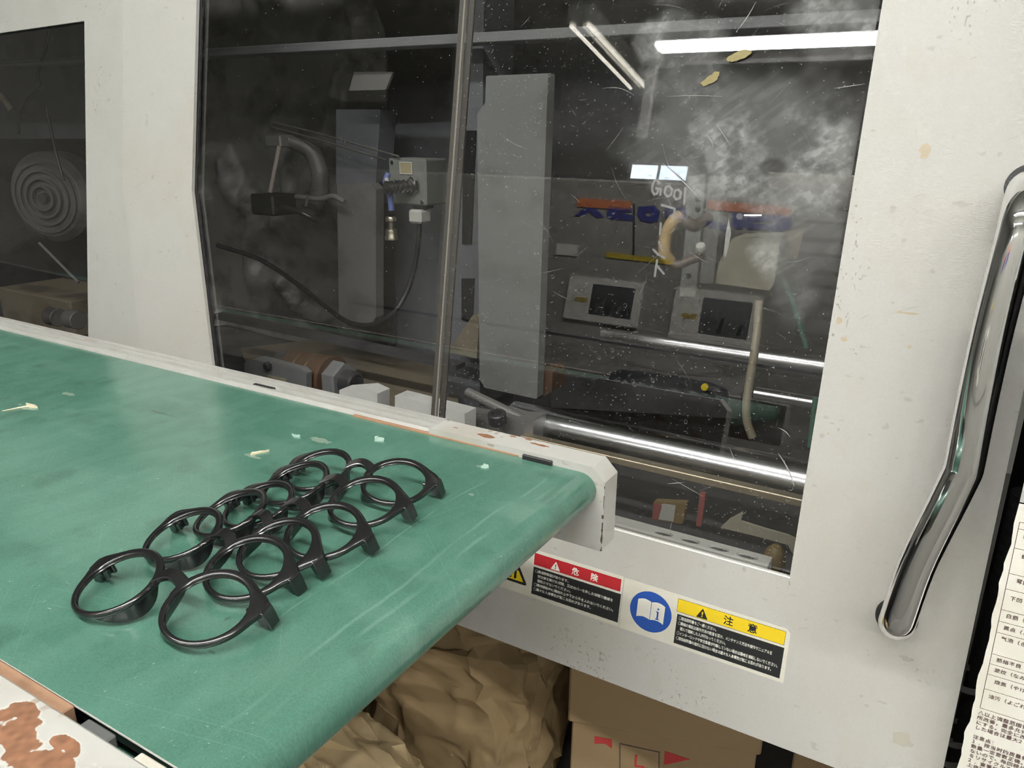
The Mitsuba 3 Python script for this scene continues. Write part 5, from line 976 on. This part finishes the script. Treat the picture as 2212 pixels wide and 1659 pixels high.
cc = np.array((-0.1380, 0.0500, 0.6248)); add('tan_cup', lathe([(0, 0), (.012, 0), (.014, .006), (.010, .022), (.005, .028), (0, .028)], cc, (0.1, -.1, 1), 20), 'm_ochre', 50, 'tan plastic cone in the lower right corner of the window', 'cone')
sp = [(-0.3198, 0.0091, 0.6460), (-0.1353, 0.0104, 0.6460)]
GC = 'guide_channel'; lab(GC, 'aluminium guide channel with oblong holes along the bottom edge of the window', 'guide channel')
y0, y1 = .003, .027
chn = sbox(-.98, y0, -.135, y1); holes = [affinity.scale(affinity.translate(Polygon([(math.cos(a), math.sin(a)) for a in np.linspace(0, 6.28, 25)[:-1]]), hx, .0150), .0125, .0055) for hx in ((-0.2593, 0.0110, 0.6500)[0], (-0.2265, 0.0107, 0.6500)[0], (-0.1924, 0.0094, 0.6500)[0], (-0.1599, 0.0092, 0.6500)[0])]
m = prism(chn.difference(union_all(holes)), .003); m.apply_translation((0, 0, .6455)); m2 = bbox(-.98, -.135, .0265, .0285, .6290, .6475, .0004)
add(GC+'__rail', cat(m, m2), 'm_alu_bright', False)
for hx in ((-0.2593, 0.0110, 0.6500)[0], (-0.2265, 0.0107, 0.6500)[0], (-0.1924, 0.0094, 0.6500)[0], (-0.1599, 0.0092, 0.6500)[0]): add(GC+'__hole_floor', bbox(hx-.016, hx+.016, .008, .022, .6380, .6452, .0005), 'm_black', False)
# overhead rail
za, zb = (-0.6016, 0.3600, 1.2341)[2], (-0.6021, 0.3600, 1.2503)[2]
add('overhead_rail', cat(bbox(-2.6, .060, .36, .40, za, zb, .002), bbox(-2.6, .060, .352, .3605, za, za+.008, .001)), 'm_machine_grey', False, 'grey overhead rail crossing the top of the window', 'rail')

# behind the small left window: round motor with fins, cables and a tan base
MO = 'spindle_motor'; lab(MO, 'big round ribbed motor end behind the left window', 'motor')
mc = np.array((-2.1717, 0.4200, 0.9131)); ay = np.array([.35, -.93, 0.0]); ay /= np.linalg.norm(ay)
add(MO+'__housing', lathe([(0, 0), (.115, 0), (.120, .01), (.120, .07), (.105, .085), (.100, .088), (0, .088)], mc-ay*.10, ay, 48), 'm_arm_grey', 35)
for i in range(4): add(MO+'__ring', lathe([(.088-.020*i, 0), (.094-.020*i, 0), (.094-.020*i, .006+.003*i), (.088-.020*i, .006+.003*i)], mc-ay*.012, ay, 40), 'm_ring_grey', 35)
add(MO+'__hub', lathe([(0, 0), (.014, 0), (.012, .016), (0, .018)], mc-ay*.012, ay, 20), 'm_black_steel', 35)
add('motor_plinth', bbox((-2.3685, 0.4000, 0.6268)[0], (-2.0389, 0.4000, 0.6645)[0]+.02, .36, .55, max(.5605, (-2.2568, 0.4000, 0.5319)[2]-.05), (-2.2180, 0.4000, 0.6597)[2], .004), 'm_tan_dull', False, 'dirty tan base plate under the round motor', 'base')
for q_, tx in (((-1.8831, 0.2400, 0.6596), 'dark roller low behind the left window, left one'), ((-1.8028, 0.2400, 0.6631), 'dark roller low behind the left window, right one')):
    add('roller', lathe([(0, 0), (.020, 0), (.022, .002), (.022, .038), (.020, .040), (0, .040)], np.array(q_)-np.array([.02, 0, 0]), (1, 0, 0), 28), 'm_arm_grey', 35, tx, 'roller')
for pts, tx in ((((-1.9158, 0.3600, 1.3132), (-1.9488, 0.3600, 1.2651), (-1.9945, 0.3600, 1.2156), (-1.9947, 0.3600, 1.1897), (-2.0598, 0.3600, 1.1588), (-2.1047, 0.3600, 1.1211), (-2.1233, 0.3600, 1.0769)), 'black cable dangling from the top of the left window'), (((-1.9990, 0.3700, 1.1429), (-1.9945, 0.3700, 1.0785), (-1.9864, 0.3700, 1.0186), (-1.9749, 0.3700, 0.9690)), 'black cable crossing the round motor'), (((-2.1536, 0.3300, 1.1907), (-2.1024, 0.3300, 1.1581), (-2.0787, 0.3300, 1.1313)), 'tan hose end at the left edge of the picture')):
    add('motor_cable', tube(spline(pts, 30), .0035 if 'black' in tx else .008, 8), 'm_black' if 'black' in tx else 'm_tan_dull', 60, tx, 'cable' if 'black' in tx else 'hose')
add('motor_rod', tube([(-2.0042, 0.3000, 0.8200), (-1.8620, 0.3000, 0.7361)], .0035, 8), 'm_alu_dull', 50, 'thin slanting rod below the round motor', 'rod')
slab('motor_screen', [(-2.5210, 0.5600, 1.3633), (-2.0845, 0.5600, 1.3645), (-2.1627, 0.5600, 1.0648), (-2.6293, 0.5600, 1.0577)], .02, 'm_blue_grey', 'plain dark panel behind the round motor', 'panel')

# ------------------------------------------------------------------ under the conveyor: paper sacks and cartons
def sack(name, c, size, seed, label, yaw=0.0, crease=.16, m_='m_kraft'):
    """a paper sack: coarse crumpled facets, subdivided so that the creases stay sharp and the flats keep small wrinkles"""
    rs = np.random.RandomState(seed); m = trimesh.creation.icosphere(3); v = m.vertices.copy()
    v = v+rs.normal(0, .045, v.shape); v /= np.linalg.norm(v, axis=1, keepdims=True); p = np.sign(v)*np.abs(v)**.66
    a = meshkit.fbm(v*1.6+seed*7.3, 3, seed)-.5; b = rs.uniform(-1, 1, len(v))
    p = p*(1+crease*2.2*a+crease*.42*b)[:, None]*np.array(size); m.vertices = p
    m = m.subdivide(); trimesh.smoothing.filter_laplacian(m, .22, 1); m = m.subdivide(); m = m.subdivide(); p = m.vertices.copy(); n = m.vertex_normals
    w = 1-2*np.abs(meshkit.fbm(p*13+seed, 3, seed+2)-.5); p = p+n*(.0075*(w**4-.4)+.0025*(meshkit.fbm(p*60, 2, seed+3)-.5))[:, None]
    p[:, 2] = np.maximum(p[:, 2], -size[2]*.92); cy, sy = math.cos(yaw), math.sin(yaw)
    m.vertices = np.stack([p[:, 0]*cy-p[:, 1]*sy, p[:, 0]*sy+p[:, 1]*cy, p[:, 2]], -1)+np.array([c[0], c[1], size[2]*.92+.001])
    return add(name, m, m_, 32, label, 'paper sack')
sack('paper_sack', (-.645, .165, 0), (.19, .165, .190), 3, 'big crumpled brown kraft paper sack on the floor under the machine', .25)
sack('paper_sack', (-.60, -.19, 0), (.17, .10, .175), 8, 'crumpled kraft paper sack, painted paler for the light on it, in front of the big one, under the belt', -.35, .20, 'm_kraft_light')
CT = 'carton'; lab(CT, 'brown cardboard carton with red arrows and printed boxes, under the door', 'carton')
CM = trimesh.transformations.translation_matrix((-.392, .055, 0)) @ trimesh.transformations.rotation_matrix(math.radians(17), (0, 0, 1))
def crt(m, name, mm): return add(CT+'__'+name, placed(m, CM), mm, False)
crt(bbox(.006, .265, .005, .30, 0, .283, .002), 'body', 'm_carton'); crt(bbox(0, .270, 0, .305, .283, .43, .003), 'lid', 'm_carton'); lab(CT+'__lid', 'plain taller upper part')
def face(pts): return Polygon(pts)
def on_carton(poly, m, name): q_ = placed(prism(poly, .0006), FRONT); q_.apply_translation((0, .0049, 0)); crt(q_, name, m)
on_carton(face([(0.0396, 0.2625), (0.0652, 0.2624), (0.0661, 0.2460), (0.0563, 0.2529), (0.0402, 0.2493)]), 'm_carton_red', 'red_mark')
on_carton(face([(0.1409, 0.2591), (0.1764, 0.2525), (0.1413, 0.2343)]), 'm_carton_red', 'red_arrow')
o = face([(0.0762, 0.2583), (0.1339, 0.2558), (0.1377, 0.2015), (0.0791, 0.2043)]); on_carton(o.difference(o.buffer(-.0016)), 'm_ink', 'printed_frame')
l0 = (0.0998, 0.2429); on_carton(union_all([sbox(l0[0], l0[1]-.021, l0[0]+.003, l0[1]), sbox(l0[0], l0[1]-.021, l0[0]+.015, l0[1]-.018)]), 'm_carton_red', 'printed_letter')
add('carton', bbox(-.10, .05, .20, .45, 0, .30, .003), 'm_carton', False, 'second cardboard carton standing in the dark, right of the printed one', 'carton')

# ------------------------------------------------------------------ notice board right of the door
NB = 'notice_board'; lab(NB, 'worn white notice sheet in Chinese and Japanese on a dark board, right of the door', 'notice board')
yb = -.05; rs = np.random.RandomState(5)
zs = np.linspace(.42, .803, 60); xs = .0690+.0022*(meshkit.fbm(np.stack([zs*55, zs*0, zs*0], -1), 3, 2)-.5)*2+(.0028-(zs-.42)*.0020)
ed = [(a, b) for a, b in zip(xs, zs)]
pp_ = prism(Polygon(ed+[(.30, .803), (.30, .42)]), .0008); add(NB+'__sheet', upright(pp_, yb), 'm_paper', False)
add(NB+'__board', bbox(.0755, .32, yb+.0002, yb+.010, .40, 1.02, .001), 'm_black', False)
add(NB+'__sleeve', upright(prism(Polygon([(.0712, .8045), (.30, .8045), (.30, .99), (.0695, .99)]), .0008), yb), 'm_sleeve', False); lab(NB+'__sleeve', 'grey plastic sleeve above the sheet')
L_ = []; zt = lambda py: .7865-(py-1132)*.000487
lx = lambda z: .0745+(.785-z)*.018
rows = [1132, 1145, 1183, 1234, 1266, 1309, 1333.5, 1357, 1404, 1426, 1449, 1482, 1526]
for py in rows: L_.append(sbox(lx(zt(py)), zt(py)-.00022, .28, zt(py)+.00022))
L_.append(Polygon([(lx(.785)-.0002, zt(1132)), (lx(.785)+.0003, zt(1132)), (lx(zt(1526))+.0003, zt(1526)), (lx(zt(1526))-.0002, zt(1526))])); L_.append(sbox(.150, zt(1526), .1505, zt(1132)))
add(NB+'__ruled_lines', upright(sheet(union_all(L_)), yb-.0011), 'm_ink', False)
q = []
for tx, py in zip(ROWS, [1153, 1190, 1239, 1276, 1313, 1338, 1361, 1408, 1430, 1455, 1489]):
    z_ = zt(py)-.0052; q += print_line(tx, lx(z_)+(.0045 if py not in (1190, 1239, 1455) else .0065), z_, .0046, .0049)
for i, tx in enumerate(PARA): z_ = zt(1531)-.0052-.00545*i; q += print_line(tx, lx(z_)-.0008, z_, .0047, .0050)
add(NB+'__print', upright(quads_mesh(q), yb-.0012), 'm_ink', False)
# dark cabinet side and ribbed hoses seen in the gap
add('control_cabinet', cat(bbox(.114, .62, -.035, .60, .0, 1.55, .004)), 'm_black', False, 'black control cabinet right of the machine door, behind the notice board', 'cabinet')
for q_, tx in (((0.0716, 0.0300, 0.5552), 'upper grey hose clamp in the dark gap beside the notice board'), ((0.0691, 0.0300, 0.4853), 'lower grey hose clamp in the dark gap beside the notice board'), ((0.0670, 0.0300, 0.4583), 'lowest grey hose clamp in the dark gap beside the notice board')):
    add('hose_clamp', lathe([(.020, 0), (.0225, 0), (.0225, .006), (.020, .006)], np.array(q_)-np.array([0, -.02, .003]), (0, 0, 1), 28), 'm_alu_dull', 40, tx, 'hose clamp')
add('corrugated_hose', lathe([(0, 0)]+[(.019+.0009*(i % 2), i*.006) for i in range(80)]+[(0, .48)], np.array((.0915, .05, .30)), (0, 0, 1), 24), 'm_gap_black', False, 'black corrugated hose in the gap between door and notice board', 'hose')

# ------------------------------------------------------------------ across the aisle, behind the viewer: what the window mirrors
OM = 'opposite_machine'; lab(OM, 'pale grey machine across the aisle with orange stripes and blue lettering, mirrored in the window', 'moulding machine')
yo = -2.0; S0 = (-1.4285, -2.0000, 1.4767)
add(OM+'__body', bbox(-4.6, 1.4, -3.0, yo, 0, 1.545, .01), 'm_opp_grey', False)
def facing(poly, off, th=.002):
    """outline in x, z on the opposite machine's front, thickness towards the guard door"""
    m = prism(poly, th); m.apply_transform(axes((0, yo+off, 0), (1, 0, 0), (0, 0, 1), (0, -1, 0))); v = m.vertices.copy(); v[:, 1] = 2*(yo+off)-v[:, 1]; m.vertices = v; m.invert(); return m
def pg2(*pts): return Polygon([(a[0], a[2]) for a in pts])
add(OM+'__orange_stripe', facing(pg2((-1.4179, -2.0000, 1.4641), (-1.1804, -2.0000, 1.4620), (-1.1781, -2.0000, 1.4276), (-1.4114, -2.0000, 1.4287)), .001), 'm_orange', False)
add(OM+'__orange_stripe', facing(pg2((-0.8817, -2.0000, 1.4834), (-0.5762, -2.0000, 1.4736), (-0.5739, -2.0000, 1.4425), (-0.8756, -2.0000, 1.4492)), .001), 'm_orange', False)
LT = [pg2((-1.3735, -2.0000, 1.4253), (-1.3290, -2.0000, 1.4279), (-1.2867, -2.0000, 1.3953), (-1.3180, -2.0000, 1.3896), (-1.3546, -2.0000, 1.4115), (-1.3800, -2.0000, 1.3931), (-1.4170, -2.0000, 1.3907)),
      pg2((-1.2742, -2.0000, 1.4366), (-1.1759, -2.0000, 1.4368), (-1.1730, -2.0000, 1.4207), (-1.2355, -2.0000, 1.4205), (-1.1628, -2.0000, 1.4068), (-1.1595, -2.0000, 1.3889), (-1.2535, -2.0000, 1.3882), (-1.2742, -2.0000, 1.4035)),
      pg2((-1.1464, -2.0000, 1.4440), (-1.0831, -2.0000, 1.4512), (-1.0571, -2.0000, 1.4313), (-1.0582, -2.0000, 1.3956), (-1.0863, -2.0000, 1.3848), (-1.1292, -2.0000, 1.3909), (-1.1488, -2.0000, 1.4149)).difference(pg2((-1.1123, -2.0000, 1.4244), (-1.0898, -2.0000, 1.4258), (-1.0904, -2.0000, 1.4078), (-1.1132, -2.0000, 1.4082))),
      pg2((-1.0382, -2.0000, 1.4502), (-0.9579, -2.0000, 1.4513), (-0.9499, -2.0000, 1.4063), (-1.0300, -2.0000, 1.4046)),
      pg2((-0.8701, -2.0000, 1.4081), (-0.7906, -2.0000, 1.3997), (-0.7892, -2.0000, 1.3725), (-0.8665, -2.0000, 1.3876)),
      pg2((-0.7781, -2.0000, 1.4448), (-0.7368, -2.0000, 1.4406), (-0.7225, -2.0000, 1.3976), (-0.7373, -2.0000, 1.3864), (-0.7753, -2.0000, 1.3905)),
      pg2((-0.7265, -2.0000, 1.4395), (-0.5842, -2.0000, 1.4468), (-0.5678, -2.0000, 1.4347), (-0.5663, -2.0000, 1.3987), (-0.5838, -2.0000, 1.3892), (-0.7175, -2.0000, 1.3879)).difference(pg2((-0.6994, -2.0000, 1.4177), (-0.6119, -2.0000, 1.4219), (-0.6102, -2.0000, 1.4121), (-0.6974, -2.0000, 1.4061)))]
for g in LT: add(OM+'__letter', facing(g, .001), 'm_logo_blue', False)
add(OM+'__yellow_tape', facing(pg2((-1.2497, -2.0000, 1.2577), (-0.9729, -2.0000, 1.2497), (-0.9734, -2.0000, 1.2319), (-1.2458, -2.0000, 1.2359)), .001), 'm_print_yellow', False)
add(OM+'__panel_seam', facing(pg2((-1.1712, -2.0000, 1.4534), (-1.1635, -2.0000, 1.4538), (-1.1287, -2.0000, 1.2391), (-1.1363, -2.0000, 1.2384)), .0005), 'm_machine_dark', False)
add(OM+'__panel_seam', facing(sbox(-2.5, .905, 1.3, .910), .0005), 'm_machine_dark', False)
add(OM+'__rating_plate', facing(pg2((-1.4757, -2.0000, 1.2727), (-1.3768, -2.0000, 1.2731), (-1.3768, -2.0000, 1.2280), (-1.4738, -2.0000, 1.2270)), .001), 'm_opp_white', False)
def sign(c, tx, tone):
    t = key_of('picture_sign'); lab(t, tx, 'sign')
    (xa, za), (xb, zb) = c; f = 1 if xa < xb else -1
    add(t+'__plate', facing(sbox(min(xa, xb), zb, max(xa, xb), za), .001, .006), 'm_opp_white', False)
    w, h = xb-xa, za-zb; px0, px1 = xa+.34*w, xa+.90*w
    add(t+'__picture', facing(sbox(min(px0, px1), zb+.17*h, max(px0, px1), za-.14*h), .0072, .0006), tone, False)
    rs = np.random.RandomState(int(abs(xa)*1000))
    for i in range(6):
        cx = px0+(px1-px0)*(.16+.13*i); hh = h*rs.uniform(.16, .38); ww = abs(w)*rs.uniform(.012, .034)
        add(t+'__pictured_part', facing(Polygon([(cx-ww, zb+.22*h), (cx+ww, zb+.22*h), (cx+ww*.5+.01*f, zb+.22*h+hh), (cx-ww*.7+.01*f, zb+.22*h+hh)]), .0080, .0006), ['m_alu_dull', 'm_machine_grey', 'm_black'][i % 3], False)
    add(t+'__yellow_mark', facing(sbox(min(xa+.12*w, xa+.30*w), zb+.42*h, max(xa+.12*w, xa+.30*w), zb+.52*h), .0072, .0006), 'm_sign_yellow', False)
a, b = (-1.3937, -2.0000, 1.1489), (-1.0692, -2.0000, 0.9829); sign(((-1.39, 1.150), (-1.07, .975)), 'white-framed picture sign on the opposite machine, left one as mirrored', 'm_machine_dark')
sign(((-.94, 1.150), (-.615, .955)), 'white-framed picture sign on the opposite machine, right one as mirrored', 'm_machine_grey')
# bright window high on the back wall, mirrored as a pale bluish strip
W0, W1 = (-2.2788, -4.5900, 2.2829), (-1.8557, -4.5900, 2.1835)
struct('window_1', box(W0[0]-.03, W1[0]+.03, -4.60, -4.585, W1[2]-.03, W0[2]+.03), 'm_lamp_white')
for i in (0, 1):
    xm = (W0[0]+W1[0])/2; xa, xb = (W0[0], xm-.012) if i == 0 else (xm+.012, W1[0])
    k_ = struct('window_1__pane', box(xa, xb, -4.5845, -4.580, W1[2], W0[2]), {'type': 'twosided', 'b': pr((.7, .75, .8), .3)}); scene[k_]['emitter'] = {'type': 'area', 'radiance': rgb((3.6, 4.2, 5.0)), 'sampling_weight': .15}
# pale cupboard behind the opposite machine
C0, C1 = (-1.0169, -3.4000, 1.9658), (-0.5411, -3.4000, 1.8139)
CU = 'white_cupboard'; lab(CU, 'white two-door cupboard standing behind the opposite machine', 'cupboard')
add(CU+'__body', bbox(C0[0], C0[0]+1.1, -3.9, -3.42, 0, C0[2], .01), 'm_opp_white', False)
for i in (0, 1): add(CU+'__door', bbox(C0[0]+.02+.54*i, C0[0]+.54+.54*i, -3.42, -3.40, .05, C0[2]-.03, .004), 'm_opp_white', False)
# slanting in the mirror: a twin-tube light across the aisle rows
TL = 'twin_tube_light'; lab(TL, 'twin-tube ceiling light mirrored as slanting bars near the top of the window', 'ceiling light')
tl = [(-2.0986, -2.9973, 2.6000), (-2.0925, -3.9851, 2.6000), (-2.0159, -2.9259, 2.6000), (-2.0065, -3.8629, 2.6000)]
xm = (tl[0][0]+tl[2][0])/2; ya, yb2 = -2.98, -3.93
add(TL+'__housing', bbox(xm-.075, xm+.075, yb2-.03, ya+.03, 2.625, 2.72, .006), 'm_lamp_white', False)
add(TL+'__reflector', bbox(xm-.022, xm+.022, yb2, ya, 2.598, 2.624, .004), 'm_tube_dim', False)
for dx in (-.052, .052):
    k_ = add(TL+'__tube', lathe([(0, 0), (.010, 0), (.010, abs(yb2-ya)), (0, abs(yb2-ya))], (xm+dx, yb2, 2.610), (0, 1, 0), 16), lamp_bsdf(), 40); scene[k_]['emitter'] = {'type': 'area', 'radiance': rgb((2.6, 2.45, 2.1)), 'sampling_weight': .15}
p0, p1 = (-1.6763, -3.2088, 2.3500), (-1.5316, -2.8314, 2.0500)
xp, yp = (-1.7989, -3.4958, 2.4500)[0], (-1.7989, -3.4958, 2.4500)[1]
add('drop_pole', bbox(xp-.03, xp+.03, yp-.02, yp+.02, 2.15, 2.72, .004), 'm_lamp_white', False, 'pale square drop pole hanging from the ceiling beside the far aisle light', 'pole')
